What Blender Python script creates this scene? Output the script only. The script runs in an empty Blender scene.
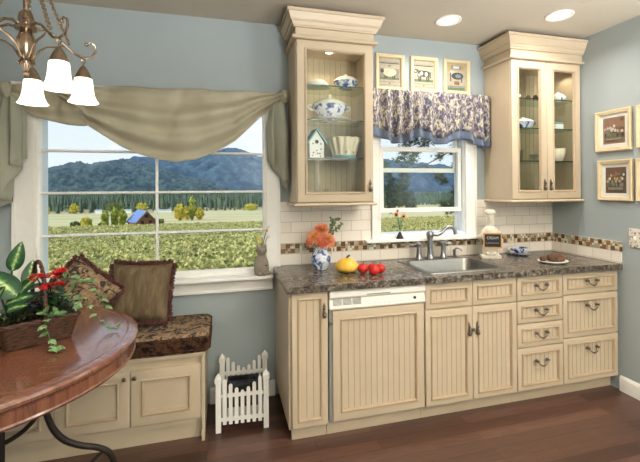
import bpy, math, random
import numpy as np
from mathutils import Vector, Matrix, Euler
random.seed(7)
sc = bpy.context.scene
COL = sc.collection
PI = math.pi
sin, cos = math.sin, math.cos

# ------------------------------------------------------------------ mesh builder
class MB:
    """collects vertices and faces, builds ONE mesh object"""
    def __init__(s): s.v = []; s.f = []; s.m = []; s.uv = {}
    def add(s, vs, fs, mi=0):
        o = len(s.v); s.v += [tuple(p) for p in vs]
        s.f += [tuple(i + o for i in f) for f in fs]; s.m += [mi] * len(fs); return s
    def box(s, x0, x1, y0, y1, z0, z1, mi=0):
        v = [(x, y, z) for z in (z0, z1) for y in (y0, y1) for x in (x0, x1)]
        return s.add(v, [(0, 2, 3, 1), (4, 5, 7, 6), (0, 1, 5, 4), (2, 6, 7, 3), (0, 4, 6, 2), (1, 3, 7, 5)], mi)
    def obox(s, c, ax, ay, az, mi=0):
        c = Vector(c); ax, ay, az = Vector(ax), Vector(ay), Vector(az)
        v = [c + ax * i + ay * j + az * k for k in (-1, 1) for j in (-1, 1) for i in (-1, 1)]
        return s.add(v, [(0, 2, 3, 1), (4, 5, 7, 6), (0, 1, 5, 4), (2, 6, 7, 3), (0, 4, 6, 2), (1, 3, 7, 5)], mi)
    def loops(s, rings, closed=True, cap0=False, cap1=False, mi=0):
        n = len(rings[0]); v = [p for r in rings for p in r]; f = []
        for i in range(len(rings) - 1):
            for j in range(n if closed else n - 1):
                a, b = i * n + j, i * n + (j + 1) % n
                f.append((a, b, b + n, a + n))
        if cap0: f.append(tuple(reversed(range(n))))
        if cap1: f.append(tuple(range((len(rings) - 1) * n, len(rings) * n)))
        return s.add(v, f, mi)
    def lathe(s, prof, c=(0, 0), seg=24, mi=0, sx=1, sy=1, flute=None, cap0=True, cap1=True):
        rings = []
        for r, z in prof:
            ring = []
            for k in range(seg):
                a = 2 * PI * k / seg; rr = max(r, 1e-4)
                if flute: rr *= flute(a, z)
                ring.append((c[0] + rr * cos(a) * sx, c[1] + rr * sin(a) * sy, z))
            rings.append(ring)
        return s.loops(rings, True, cap0, cap1, mi)
    def tube(s, path, r, seg=8, mi=0, closed=False):
        P = [Vector(p) for p in path]; n = len(P)
        R = r if isinstance(r, (list, tuple)) else [r] * n
        rings = []; up = None
        for i in range(n):
            t = (P[(i + 1) % n] - P[i - 1]) if closed else (P[min(i + 1, n - 1)] - P[max(i - 1, 0)])
            if t.length < 1e-9: t = Vector((0, 0, 1))
            t.normalize()
            if up is None:
                up = Vector((0, 0, 1)) if abs(t.z) < .9 else Vector((1, 0, 0))
            a = up - t * up.dot(t)
            if a.length < 1e-6: a = t.orthogonal()
            a.normalize(); b = t.cross(a); up = a
            rings.append([P[i] + (a * cos(2 * PI * k / seg) + b * sin(2 * PI * k / seg)) * R[i] for k in range(seg)])
        if closed: rings.append(rings[0])
        return s.loops(rings, True, not closed, not closed, mi)
    def sphere(s, c, r, seg=16, ring=10, mi=0, sx=1, sy=1, sz=1):
        prof = [(r * sin(PI * i / ring), -r * cos(PI * i / ring) * sz) for i in range(ring + 1)]
        m = MB().lathe(prof, (0, 0), seg, 0, sx, sy)
        return s.add([(x + c[0], y + c[1], z + c[2]) for x, y, z in m.v], m.f, mi)
    def prism(s, poly, y0, y1, mi=0):
        """polygon in x,z (counter-clockwise seen from -y) extruded in y"""
        n = len(poly); v = [(x, y0, z) for x, z in poly] + [(x, y1, z) for x, z in poly]
        f = [tuple(range(n)), tuple(reversed(range(n, 2 * n)))]
        f += [(i, i + n, (i + 1) % n + n, (i + 1) % n) for i in range(n)]
        return s.add(v, f, mi)
    def ring(s, x0, x1, z0, z1, prof, mi=0):
        """mitred frame facing -y; prof = [(inset, y), ...]"""
        rs = [[(x0 + d, y, z0 + d), (x1 - d, y, z0 + d), (x1 - d, y, z1 - d), (x0 + d, y, z1 - d)] for d, y in prof]
        return s.loops(rs, True, False, False, mi)
    def xf(s, M):
        s.v = [tuple(M @ Vector(p)) for p in s.v]; return s
    def merge(s, o, mi=None):
        k = len(s.v); s.v += o.v; s.f += [tuple(i + k for i in f) for f in o.f]
        s.m += o.m if mi is None else [mi] * len(o.f); return s

WM = {}          # world matrix of things and parts
def finish(me, ang=38):
    if len(me.polygons):
        me.polygons.foreach_set('use_smooth', [True] * len(me.polygons))
        me.set_sharp_from_angle(angle=math.radians(ang))
def obj(name, mb, mats, parent=None, world=True, bevel=0, ang=38, solid=0, sub=0, bseg=2):
    me = bpy.data.meshes.new(name)
    me.from_pydata(mb.v, [], mb.f)
    mats = mats if isinstance(mats, (list, tuple)) else [mats]
    for m in mats: me.materials.append(m)
    if len(mats) > 1: me.polygons.foreach_set('material_index', mb.m)
    if getattr(mb, 'uvs', None):
        l = me.uv_layers.new(name='uv')
        for p in me.polygons:
            for li, vi in zip(p.loop_indices, p.vertices): l.data[li].uv = mb.uvs[vi]
    o = bpy.data.objects.new(name, me); COL.objects.link(o)
    M = Matrix.Identity(4)
    if parent is not None:
        o.parent = parent; M = WM[parent.name]
        if world: me.transform(M.inverted())
    WM[o.name] = M
    finish(me, ang)
    if solid:
        md = o.modifiers.new('thick', 'SOLIDIFY'); md.thickness = solid; md.offset = 0
    if sub:
        md = o.modifiers.new('sub', 'SUBSURF'); md.levels = md.render_levels = sub
    if bevel:
        md = o.modifiers.new('bevel', 'BEVEL'); md.width = bevel; md.segments = bseg; md.limit_method = 'ANGLE'; md.angle_limit = math.radians(40)
    return o
def tag(o, label, cat, group=None, kind=None):
    o['label'] = label; o['category'] = cat
    if group: o['group'] = group
    if kind: o['kind'] = kind
    return o
def thing(name, label, cat, loc=(0, 0, 0), rot=(0, 0, 0), group=None):
    o = bpy.data.objects.new(name, None); COL.objects.link(o)
    o.empty_display_size = .05
    o.location = loc; o.rotation_euler = rot
    WM[o.name] = Matrix.Translation(Vector(loc)) @ Euler(rot).to_matrix().to_4x4()
    return tag(o, label, cat, group)
def struct(name, mb, m, parent=None, **k):
    o = obj(name, mb, m, parent, **k)
    if parent is None: o['kind'] = 'structure'
    return o
def sempty(name, loc=(0, 0, 0)):
    o = bpy.data.objects.new(name, None); COL.objects.link(o); o.location = loc; o['kind'] = 'structure'
    WM[o.name] = Matrix.Translation(Vector(loc)); return o

# ------------------------------------------------------------------ materials
def lin(c):
    return tuple(((x / 12.92) if x <= .04045 else ((x + .055) / 1.055) ** 2.4) for x in c)
def H(r, g, b): return lin((r / 255, g / 255, b / 255)) + (1,)
class NT:
    def __init__(s, name):
        s.mat = bpy.data.materials.new(name); s.mat.use_nodes = True; s.t = s.mat.node_tree
        s.t.nodes.clear(); s.out = s.n('ShaderNodeOutputMaterial')
    def n(s, typ, **k):
        d = s.t.nodes.new(typ)
        for a, v in k.items(): setattr(d, a, v)
        return d
    def l(s, a, b): s.t.links.new(a, b)
    def bsdf(s, col=None, rough=.5, metal=0, spec=.5, **k):
        b = s.n('ShaderNodeBsdfPrincipled')
        if col is not None:
            if hasattr(col, 'is_linked'): s.l(col, b.inputs['Base Color'])
            else: b.inputs['Base Color'].default_value = col
        b.inputs['Roughness'].default_value = rough; b.inputs['Metallic'].default_value = metal
        b.inputs['Specular IOR Level'].default_value = spec
        for a, v in k.items(): b.inputs[a].default_value = v
        s.b = b; s.l(b.outputs[0], s.out.inputs[0]); return b
    def coord(s, scale=(1, 1, 1), rot=(0, 0, 0), kind='Object'):
        c = s.n('ShaderNodeTexCoord'); m = s.n('ShaderNodeMapping')
        m.inputs['Scale'].default_value = scale; m.inputs['Rotation'].default_value = rot
        s.l(c.outputs[kind], m.inputs[0]); return m.outputs[0]
    def noise(s, vec, scale, detail=3, rough=.5, dist=0):
        d = s.n('ShaderNodeTexNoise'); d.inputs['Scale'].default_value = scale
        d.inputs['Detail'].default_value = detail; d.inputs['Roughness'].default_value = rough
        d.inputs['Distortion'].default_value = dist
        s.l(vec, d.inputs['Vector']); return d.outputs[0]
    def voro(s, vec, scale, out='Color'):
        d = s.n('ShaderNodeTexVoronoi'); d.inputs['Scale'].default_value = scale
        s.l(vec, d.inputs['Vector']); return d.outputs[out]
    def ramp(s, fac, stops, interp='LINEAR'):
        r = s.n('ShaderNodeValToRGB'); r.color_ramp.interpolation = interp
        e = r.color_ramp.elements
        while len(e) < len(stops): e.new(.5)
        for i, (p, c) in enumerate(stops): e[i].position = p; e[i].color = c
        s.l(fac, r.inputs[0]); return r.outputs[0]
    def mix(s, fac, a, b):
        m = s.n('ShaderNodeMix', data_type='RGBA')
        for sock, v in ((m.inputs[0], fac), (m.inputs[6], a), (m.inputs[7], b)):
            if hasattr(v, 'is_linked'): s.l(v, sock)
            else: sock.default_value = v
        return m.outputs[2]
    def bump(s, h, strength=.2, dist=.002):
        b = s.n('ShaderNodeBump'); b.inputs['Strength'].default_value = strength; b.inputs['Distance'].default_value = dist
        s.l(h, b.inputs['Height']); s.l(b.outputs[0], s.b.inputs['Normal'])
def plain(name, col, rough=.5, metal=0, vary=.06, scale=30, bump=0, spec=.5, **k):
    t = NT(name); v = t.coord(); n = t.noise(v, scale, 3)
    d = tuple(max(0, c * (1 - vary)) for c in col[:3]) + (1,); u = tuple(min(1, c * (1 + vary)) for c in col[:3]) + (1,)
    t.bsdf(t.ramp(n, [(.3, d), (.7, u)]), rough, metal, spec, **k)
    if bump: t.bump(n, bump)
    return t.mat
def ramped(name, stops, scale, rough=.6, detail=5, dist=0, bump=0, vscale=(1, 1, 1), interp='LINEAR', spec=.4, nr=.55):
    t = NT(name); v = t.coord(vscale); n = t.noise(v, scale, detail, nr, dist)
    t.bsdf(t.ramp(n, stops, interp), rough, 0, spec)
    if bump: t.bump(n, bump)
    return t.mat

M = {}
def m_wall(name, col, bump=.25):
    t = NT(name); v = t.coord(); n = t.noise(v, 3, 2); f = t.noise(v, 90, 3)
    c2 = tuple(x * .95 for x in col[:3]) + (1,)
    t.bsdf(t.ramp(n, [(.3, c2), (.7, col)]), .75, 0, .25); t.bump(f, bump, .003); return t.mat
M['wall'] = m_wall('blue_wall_paint', H(164, 173, 174))
M['ceil'] = m_wall('tan_ceiling_texture', H(192, 184, 168), .5)
M['cream'] = plain('cream_cabinet_paint', H(200, 182, 155), .42, vary=.03, scale=8)
M['glaze_shade'] = plain('glaze_and_shade_cream', H(186, 164, 136), .42, vary=.05, scale=20)  # darker cream: shadow lines of the mouldings put into the glaze colour
M['groove'] = plain('glaze_shade_line', H(178, 160, 133), .5)  # recess and ledge faces coloured darker, shade drawn along with the glaze
M['inner'] = plain('cabinet_inside_cream', H(196, 178, 146), .5, vary=.04)
M['white'] = plain('white_trim_paint', H(245, 242, 235), .4, vary=.02)
M['whitevinyl'] = plain('white_vinyl', H(232, 236, 236), .35, vary=.02)
M['tanframe'] = plain('cream_frame_paint', H(212, 194, 156), .45, vary=.05)
M['nickel'] = plain('brushed_nickel', H(150, 148, 142), .3, 1, vary=.08, scale=60)
M['steel'] = plain('stainless_steel', H(146, 144, 138), .36, 1, vary=.05, scale=40)
M['chrome'] = plain('satin_chrome', H(158, 158, 160), .28, 1, vary=.06, scale=60)
M['pewter'] = plain('dark_pewter', H(128, 119, 108), .38, .9, vary=.2, scale=80)
M['bronze'] = plain('antique_nickel_bronze', H(178, 160, 140), .22, 1, vary=.15, scale=50)
M['iron'] = plain('dark_wrought_iron', H(52, 46, 42), .45, .6, vary=.15, scale=60)
M['black'] = plain('matt_black', H(25, 24, 24), .6, vary=.2)
M['greenedge'] = plain('glass_edge', H(30, 62, 52), .2)
M['appliance'] = plain('white_appliance_plastic', H(240, 235, 224), .35, vary=.02)
M['grill'] = plain('grey_vent_grill', H(128, 128, 122), .5)
M['china'] = plain('white_china', H(232, 230, 220), .18, vary=.03)
M['cream_china'] = plain('cream_china', H(226, 214, 186), .3, vary=.05)
M['plaster'] = plain('cream_plaster', H(218, 211, 192), .6, vary=.05, bump=.1)

def m_glass(name, tint=(1, 1, 1, 1), ior=1.45, extra=.0):
    t = NT(name); a = t.n('ShaderNodeBsdfTransparent'); a.inputs[0].default_value = tint
    g = t.n('ShaderNodeBsdfGlossy'); g.inputs['Roughness'].default_value = .02
    f = t.n('ShaderNodeFresnel'); f.inputs[0].default_value = ior
    m = t.n('ShaderNodeMixShader'); 
    ge = t.n('ShaderNodeNewGeometry'); fr = t.n('ShaderNodeMath', operation='SUBTRACT'); fr.inputs[0].default_value = 1; t.l(ge.outputs['Backfacing'], fr.inputs[1])
    pr = t.n('ShaderNodeMath', operation='MULTIPLY'); t.l(f.outputs[0], pr.inputs[0]); t.l(fr.outputs[0], pr.inputs[1])
    t.l(pr.outputs[0], m.inputs[0]); t.l(a.outputs[0], m.inputs[1]); t.l(g.outputs[0], m.inputs[2])
    t.l(m.outputs[0], t.out.inputs[0]); return t.mat
M['glass'] = m_glass('clear_glass', (.97, .99, .98, 1))
M['shelfglass'] = m_glass('shelf_glass', (.86, .94, .90, 1))
M['vaseglass'] = m_glass('vase_glass', (.9, .95, .95, 1))

def m_floor():
    t = NT('wood_floor'); v = t.coord()
    b = t.n('ShaderNodeTexBrick', offset=.37, offset_frequency=2)
    for k, x in (('Scale', 1), ('Brick Width', .95), ('Row Height', .085), ('Mortar Size', .0012), ('Bias', 0)): b.inputs[k].default_value = x
    b.inputs['Color1'].default_value = H(112, 80, 66); b.inputs['Color2'].default_value = H(66, 46, 39); b.inputs['Mortar'].default_value = H(40, 24, 18)
    t.l(v, b.inputs['Vector'])
    g = t.noise(t.coord((2.5, 34, 2)), 3, 6, .6, .8)
    col = t.mix(t.ramp(g, [(.4, (0, 0, 0, 1)), (.7, (.6, .6, .6, 1))]), b.outputs[0], H(60, 38, 32))
    t.bsdf(col, .28, 0, .5); t.bump(g, .05, .001); return t.mat
M['floor'] = m_floor()
def m_tablewood():
    t = NT('cherry_table_wood'); v = t.coord((2, 26, 2), (0, 0, .5))
    g = t.noise(v, 2.5, 7, .6, .9); c = t.ramp(g, [(.25, H(84, 50, 38)), (.5, H(122, 76, 56)), (.75, H(140, 92, 70))])
    t.bsdf(c, .24, 0, .55, **{'Coat Weight': .8, 'Coat Roughness': .12}); t.bump(g, .04, .001); return t.mat
M['table'] = m_tablewood()
def m_granite():
    t = NT('brown_laminate'); v = t.coord()
    a = t.noise(v, 40, 6, .78, .4); b = t.noise(v, 11, 5, .6, 1.2)
    c1 = t.ramp(a, [(.36, H(34, 29, 25)), (.45, H(70, 62, 54)), (.53, H(112, 102, 90)), (.63, H(170, 160, 144))])
    c = t.mix(t.ramp(b, [(.42, (0, 0, 0, 1)), (.66, (.6, .6, .6, 1))]), c1, H(60, 52, 44))
    t.bsdf(c, .25, 0, .5); return t.mat
M['counter'] = m_granite()
def m_tile(name, rot):
    t = NT(name); v = t.coord((1, 1, 1), rot)
    b = t.n('ShaderNodeTexBrick', offset=.5, offset_frequency=2)
    for k, x in (('Scale', 1), ('Brick Width', .152), ('Row Height', .0766), ('Mortar Size', .0017), ('Mortar Smooth', .2), ('Bias', 0)): b.inputs[k].default_value = x
    b.inputs['Color1'].default_value = H(243, 234, 221); b.inputs['Color2'].default_value = H(235, 225, 211); b.inputs['Mortar'].default_value = H(188, 172, 152)
    t.l(v, b.inputs['Vector']); t.bsdf(b.outputs[0], .18, 0, .5)
    inv = t.n('ShaderNodeMath', operation='SUBTRACT'); inv.inputs[0].default_value = 1; t.l(b.outputs[1], inv.inputs[1])
    t.bump(inv.outputs[0], .5, .002); return t.mat
M['tile'] = m_tile('subway_tile', (-PI / 2, 0, 0))
M['tile_side'] = m_tile('subway_tile_side', (-PI / 2, -PI / 2, 0)) 
MOS = [plain('mosaic_' + n, H(*c), .25, vary=.1, scale=60) for n, c in
       (('chocolate', (108, 72, 46)), ('walnut', (136, 98, 66)), ('tan', (186, 166, 130)), ('sage', (158, 162, 140)), ('cream', (222, 212, 190)), ('rust', (114, 86, 62)), ('grout', (196, 184, 162)))]
# fabrics
def m_cloth(name, stops, scale, trans=.0, tcol=None, rough=.9, detail=4, bump=.15, vscale=(1, 1, 1), dist=0):
    t = NT(name); v = t.coord(vscale); n = t.noise(v, scale, detail, .6, dist); c = t.ramp(n, stops)
    b = t.bsdf(c, rough, 0, .15)
    w = t.noise(t.coord(), 350, 2); t.bump(w, bump, .001)
    if trans:
        tr = t.n('ShaderNodeBsdfTranslucent'); t.l(c, tr.inputs[0])
        m = t.n('ShaderNodeMixShader'); m.inputs[0].default_value = trans
        t.l(b.outputs[0], m.inputs[1]); t.l(tr.outputs[0], m.inputs[2]); t.l(m.outputs[0], t.out.inputs[0])
    return t.mat
M['swag'] = m_cloth('khaki_swag_silk', [(.3, H(212, 204, 180)), (.7, H(224, 217, 196))], 6, .48)
M['casc'] = m_cloth('sage_swag_lining', [(.3, H(180, 180, 160)), (.7, H(196, 196, 176))], 6, .25)
M['toile'] = m_cloth('navy_toile', [(.38, H(214, 204, 178)), (.47, H(158, 150, 146)), (.55, H(96, 94, 112)), (.75, H(70, 68, 90))], 42, .1, detail=6, vscale=(1.3, .8, .62), dist=1.0)
M['toileband'] = m_cloth('blue_check_band', [(.3, H(104, 116, 138)), (.7, H(128, 138, 156))], 120, .1)
M['tapestry'] = m_cloth('tapestry_print', [(.32, H(30, 30, 36)), (.44, H(66, 58, 50)), (.50, H(132, 110, 86)), (.57, H(160, 134, 104)), (.64, H(100, 70, 54)), (.72, H(70, 66, 60))], 26, 0, detail=6, dist=1.2)
M['tapestry_dark'] = m_cloth('tapestry_boxing', [(.36, H(20, 18, 20)), (.48, H(58, 40, 28)), (.58, H(88, 58, 38)), (.7, H(40, 30, 26))], 30, 0, detail=6, dist=1)
M['velvet'] = m_cloth('olive_brown_velvet', [(.3, H(86, 72, 54)), (.5, H(106, 90, 68)), (.72, H(128, 110, 84))], 10, 0, detail=5, vscale=(3, 3, .6), bump=.3)
M['fringe'] = m_cloth('burgundy_fringe', [(.35, H(66, 36, 40)), (.5, H(122, 80, 74)), (.65, H(66, 54, 66))], 60, 0)
# plants
def m_leaf(name, c0, c1, scale=20, rough=.45, trans=.25):
    t = NT(name); v = t.coord(); n = t.noise(v, scale, 4); c = t.ramp(n, [(.35, H(*c0)), (.65, H(*c1))])
    b = t.bsdf(c, rough, 0, .4); tr = t.n('ShaderNodeBsdfTranslucent'); t.l(c, tr.inputs[0])
    m = t.n('ShaderNodeMixShader'); m.inputs[0].default_value = trans
    t.l(b.outputs[0], m.inputs[1]); t.l(tr.outputs[0], m.inputs[2]); t.l(m.outputs[0], t.out.inputs[0]); return t.mat
M['leaf'] = m_leaf('green_leaf', (30, 70, 34), (66, 112, 52))
M['leafdark'] = m_leaf('dark_leaf', (24, 48, 28), (52, 84, 44))
M['ivy'] = m_leaf('ivy_leaf', (66, 112, 58), (150, 180, 128), 60)
M['moss'] = m_leaf('dark_moss', (30, 34, 26), (78, 82, 44), 60)
M['petalred'] = m_leaf('red_petal', (186, 14, 24), (226, 44, 46), 60)
M['petalorange'] = m_leaf('orange_mum_petal', (238, 138, 98), (248, 186, 142), 60)
M['petalrust'] = m_leaf('coral_mum_petal', (216, 96, 76), (240, 146, 112), 60)
M['petalyellow'] = m_leaf('yellow_petal', (220, 178, 60), (240, 206, 100), 60)
M['mumheart'] = plain('mum_heart', H(196, 170, 60), .7)
M['eucal'] = m_leaf('grey_green_sprig', (66, 88, 62), (138, 154, 110), 60)
def m_varieg():
    t = NT('variegated_leaf'); c = t.n('ShaderNodeTexCoord'); sp = t.n('ShaderNodeSeparateXYZ'); t.l(c.outputs['UV'], sp.inputs[0])
    a = t.n('ShaderNodeMath', operation='SUBTRACT'); t.l(sp.outputs[0], a.inputs[0]); a.inputs[1].default_value = .5
    b = t.n('ShaderNodeMath', operation='ABSOLUTE'); t.l(a.outputs[0], b.inputs[0])
    n = t.noise(t.coord(), 70, 5, .7)
    e = t.n('ShaderNodeMath', operation='MULTIPLY_ADD'); t.l(n, e.inputs[0]); e.inputs[1].default_value = .55; t.l(b.outputs[0], e.inputs[2])
    col = t.ramp(e.outputs[0], [(.26, H(196, 210, 146)), (.36, H(104, 142, 78)), (.44, H(44, 90, 46)), (.7, H(28, 66, 36))])
    bs = t.bsdf(col, .4, 0, .4); return t.mat
M['varieg'] = m_varieg()
M['wicker'] = ramped('brown_wicker', [(.3, H(34, 22, 16)), (.5, H(76, 50, 36)), (.7, H(110, 78, 56))], 40, .6, 5, 0, .4, (1, 1, 6))
def m_blue(name, scale):
    t = NT(name); v = t.coord(); n = t.noise(v, scale, 6, .65, .5)
    t.bsdf(t.ramp(n, [(.38, H(40, 60, 120)), (.46, H(84, 106, 160)), (.53, H(222, 226, 232))]), .15, 0, .5); return t.mat
M['bluewhite'] = m_blue('blue_white_china', 22)
M['bluewhite_fine'] = m_blue('blue_transferware', 34)
M['tomato'] = plain('tomato_skin', H(206, 42, 30), .2, vary=.12, scale=20)
M['squash'] = ramped('yellow_squash_skin', [(.3, H(226, 168, 44)), (.7, H(246, 204, 92))], 12, .4)
M['stem'] = plain('green_stem', H(70, 92, 50), .6)
M['bread'] = ramped('brown_crust', [(.3, H(58, 34, 22)), (.55, H(94, 64, 44)), (.75, H(140, 98, 66))], 18, .6, 5, 0, .3)
M['stone'] = plain('grey_stoneware', H(138, 126, 112), .6, vary=.15, scale=25)
M['slate'] = plain('black_slate', H(26, 26, 27), .6)
M['oak'] = plain('orange_oak', H(206, 154, 96), .5)
M['chalk'] = plain('chalk', H(196, 196, 190), .9)
M['teal'] = plain('teal_roof_paint', H(112, 158, 158), .5)
M['amber'] = plain('amber_bead', H(206, 120, 50), .5)
M['darkmag'] = ramped('magazine_covers', [(.4, H(20, 24, 30)), (.52, H(60, 66, 72)), (.6, H(36, 40, 34))], 12, .35)
M['creambook'] = plain('cream_paper', H(196, 190, 150), .6)
def emit(name, col, st):
    t = NT(name); e = t.n('ShaderNodeEmission'); e.inputs[0].default_value = col; e.inputs[1].default_value = st
    t.l(e.outputs[0], t.out.inputs[0]); return t.mat
M['lamp'] = emit('lit_lens', H(255, 246, 228), 3)
def m_shade():
    t = NT('lit_frosted_shade'); b = t.bsdf(H(250, 244, 232), .4, 0, .4)
    b.inputs['Emission Color'].default_value = H(255, 240, 216); b.inputs['Emission Strength'].default_value = 1.6; return t.mat
M['shade'] = m_shade()

# ------------------------------------------------------------------ room shell
XL, YF, HC = -4.7, -5.2, 2.642
W1 = (-3.872, -2.468, .87, 2.03)      # rough opening of the wide window
W2 = (-1.60, -.86, 1.09, 2.10)        # opening of the sink window
TW = .14
b = MB()
for x0, x1, z0, z1 in ((XL - .2, W1[0], -.1, HC + .1), (W1[0], W1[1], -.1, W1[2]), (W1[0], W1[1], W1[3], HC + .1), (W1[1], W2[0], -.1, HC + .1),
                       (W2[0], W2[1], -.1, W2[2]), (W2[0], W2[1], W2[3], HC + .1), (W2[1], .2, -.1, HC + .1)):
    b.box(x0, x1, 0, TW, z0, z1)
struct('wall_back', b, M['wall'])
struct('wall_right', MB().box(0, .14, YF - .2, 0, -.1, HC + .1), M['wall'])
struct('wall_left', MB().box(XL - .14, XL, YF - .2, 0, -.1, HC + .1), M['wall'])
W3 = (-1.7, -.3, .95, 2.05)  # opening for the added rear window
b = MB()
for x0, x1, z0, z1 in ((XL, W3[0], -.1, HC), (W3[1], 0, -.1, HC), (W3[0], W3[1], -.1, W3[2]), (W3[0], W3[1], W3[3], HC)):
    b.box(x0, x1, YF - .14, YF, z0, z1)
struct('wall_front', b, M['wall'])
struct('floor', MB().box(XL - .14, .14, YF - .14, .0, -.1, 0), M['floor'])
CANS_AND_FILL = [(-1.231, -.385), (-.538, -.649), (-2.3, -2.0), (-.8, -2.2), (-3.4, -3.2), (-1.6, -3.8)]  # visible cans lead the list; the others are added, unseen fill lights
struct('ceiling', MB().box(XL - .2, .2, YF - .2, .2, HC, HC + .12), M['ceil'])
b = MB().prism([(0, 0), (0, .095), (.004, .105), (.010, .105), (.014, .09), (.014, 0)], 0, .04)
def baseboard(name, p0, p1, nrm):
    prof = [(0, 0), (0, .108), (.005, .108), (.010, .098), (.014, .085), (.014, 0)]
    mb = MB(); n = Vector(nrm)
    mb.loops([[Vector(p0) + n * d + Vector((0, 0, z)) for d, z in prof], [Vector(p1) + n * d + Vector((0, 0, z)) for d, z in prof]], True, True, True)
    return struct(name, mb, M['white'])
baseboard('baseboard_right', (0, -.625, 0), (0, YF, 0), (-1, 0, 0))
baseboard('baseboard_back', (-2.852, 0, 0), (-2.41, 0, 0), (0, -1, 0))
# tiled splash
b = MB()
b.box(-2.366, -1.676, -.010, 0, .9165, 1.371); b.box(-1.676, -.759, -.010, 0, .9165, 1.054); b.box(-.759, 0, -.010, 0, .9165, 1.366)
o = struct('trim_1', b, M['tile'])
# move the texture so rows start at the mosaic top: object origin there
def shift_origin(o, p):
    o.data.transform(Matrix.Translation(-Vector(p))); o.location = p
shift_origin(o, (-2.366, -.01, 1.0704 - .0766 * 3 + .0017))
b = MB().box(-.010, -.0002, -.643, -.0102, .9165, 1.0)
o = struct('trim_2', b, M['tile_side']); shift_origin(o, (0, -.643, 1.0 - .0766))
def mosaic(name, length, place):
    rnd = random.Random(3 if length > 1 else 5); mb = MB(); p = .0345; g = .0014
    mb.box(0, length, -.0012, 0, 0, .070, 6)
    def t(x0, x1, z0, z1, mi):
        x1 = min(x1, length)
        if x1 - x0 < .004: return
        mb.box(x0 + g / 2, x1 - g / 2, -.0024, -.0010, z0 + g / 2, z1 - g / 2, mi)
    n = int(length / p) + 1
    for i in range(n):
        big = [rnd.random() < .0, False]
        big[i % 2] = rnd.random() < .66
        for j in range(2):
            x, z = i * p, .0005 + j * p
            if x >= length: continue
            if big[j]: t(x, x + p, z, z + p, rnd.choice((0, 0, 1, 5, 0, 1)))
            else:
                for a in range(2):
                    for c in range(2):
                        if x + a * p / 2 < length: t(x + a * p / 2, x + a * p / 2 + p / 2, z + c * p / 2, z + c * p / 2 + p / 2, rnd.choice((2, 3, 4, 4, 3, 3, 4, 2, 1)))
    mb.xf(place); return struct(name, mb, MOS)
mosaic('trim_3', 2.354, Matrix.Translation((-2.366, -.010, 1.0)))
mosaic('trim_4', .643, Matrix.Translation((-.0102, -.0125, 1.0)) @ Matrix.Rotation(-PI / 2, 4, 'Z'))
struct('trim_5', MB().box(-.010, -.0002, -.643, -.0127, 1.0002, 1.0695), M['tile_side'])

# ------------------------------------------------------------------ windows
def casing(mb, x0, x1, z0, z1, wl, wr, wt, y=0, th=.02, bottom=False):
    """flat casing with a back band around an opening"""
    for a, c in ((x0, x0 - wl), (x1, x1 + wr)):
        l, r = min(a, c), max(a, c)
        mb.box(l, r, y - th, y, z0, z1 + wt)
        e = c if c < a else c - .018
        mb.box(e, e + .018, y - th - .006, y - th, z0, z1 + wt)
        e = a - .012 if c < a else a
        mb.box(e, e + .012, y - th - .003, y - th, z0, z1)
    mb.box(x0 - wl, x1 + wr, y - th - .001, y, z1, z1 + wt)
w = sempty('window_1', (-3.17, 0, .87))
mb = MB(); casing(mb, W1[0], W1[1], .868, W1[3], .123, .100, .1)
obj('casing', mb, M['white'], w, bevel=.002)
obj('stool', MB().box(-4.03, -2.425, -.092, .001, .845, .868), M['white'], w, bevel=.006)
obj('apron', MB().box(-4.0, -2.425, -.022, 0, .757, .845).box(-4.0, -2.425, -.028, -.022, .757, .775), M['white'], w, bevel=.003)
mb = MB().ring(W1[0], W1[1], W1[2], W1[3], [(0, TW), (0, .0), (.004, .0)]).ring(W1[0] + .0005, W1[1] - .0005, W1[2], W1[3], [(.0005, TW), (.0005, .02), (.010, .02), (.010, TW)])
obj('jamb', mb, M['whitevinyl'], w)
mb = MB().ring(W1[0], W1[1], W1[2] - .002, W1[3], [(0, .03), (0, -.004), (.006, -.006), (.016, -.002), (.020, .008), (.020, .03), (0, .03)])
mb.box(W1[0] + .02, W1[1] - .02, .0, .03, W1[2], .912)
mb.box(W1[0] + .02, W1[1] - .02, .0, .03, 1.98, W1[3] - .02)
obj('sash', mb, M['white'], w, bevel=.001)
def muntin(mb, p0, p1, wd=.017):
    p0, p1 = Vector(p0), Vector(p1); d = (p1 - p0).normalized(); s = Vector((0, 1, 0)).cross(d)
    prof = [(-wd / 2, .026), (-wd / 2, .012), (-wd / 4, .003), (wd / 4, .003), (wd / 2, .012), (wd / 2, .026)]
    mb.loops([[p + s * a + Vector((0, y, 0)) for a, y in prof] for p in (p0, p1)], True, True, True)
for z in (1.714, 1.447, 1.178):
    obj('muntin', muntin(mb := MB(), (W1[0] + .018, 0, z), (W1[1] - .018, 0, z)) or mb, M['white'], w)
obj('muntin', muntin(mb := MB(), (-3.186, .001, .905), (-3.186, .001, 1.99)) or mb, M['white'], w)
obj('pane', MB().box(W1[0] + .012, W1[1] - .012, .030, .034, W1[2] + .012, W1[3] - .012), M['glass'], w)

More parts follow.
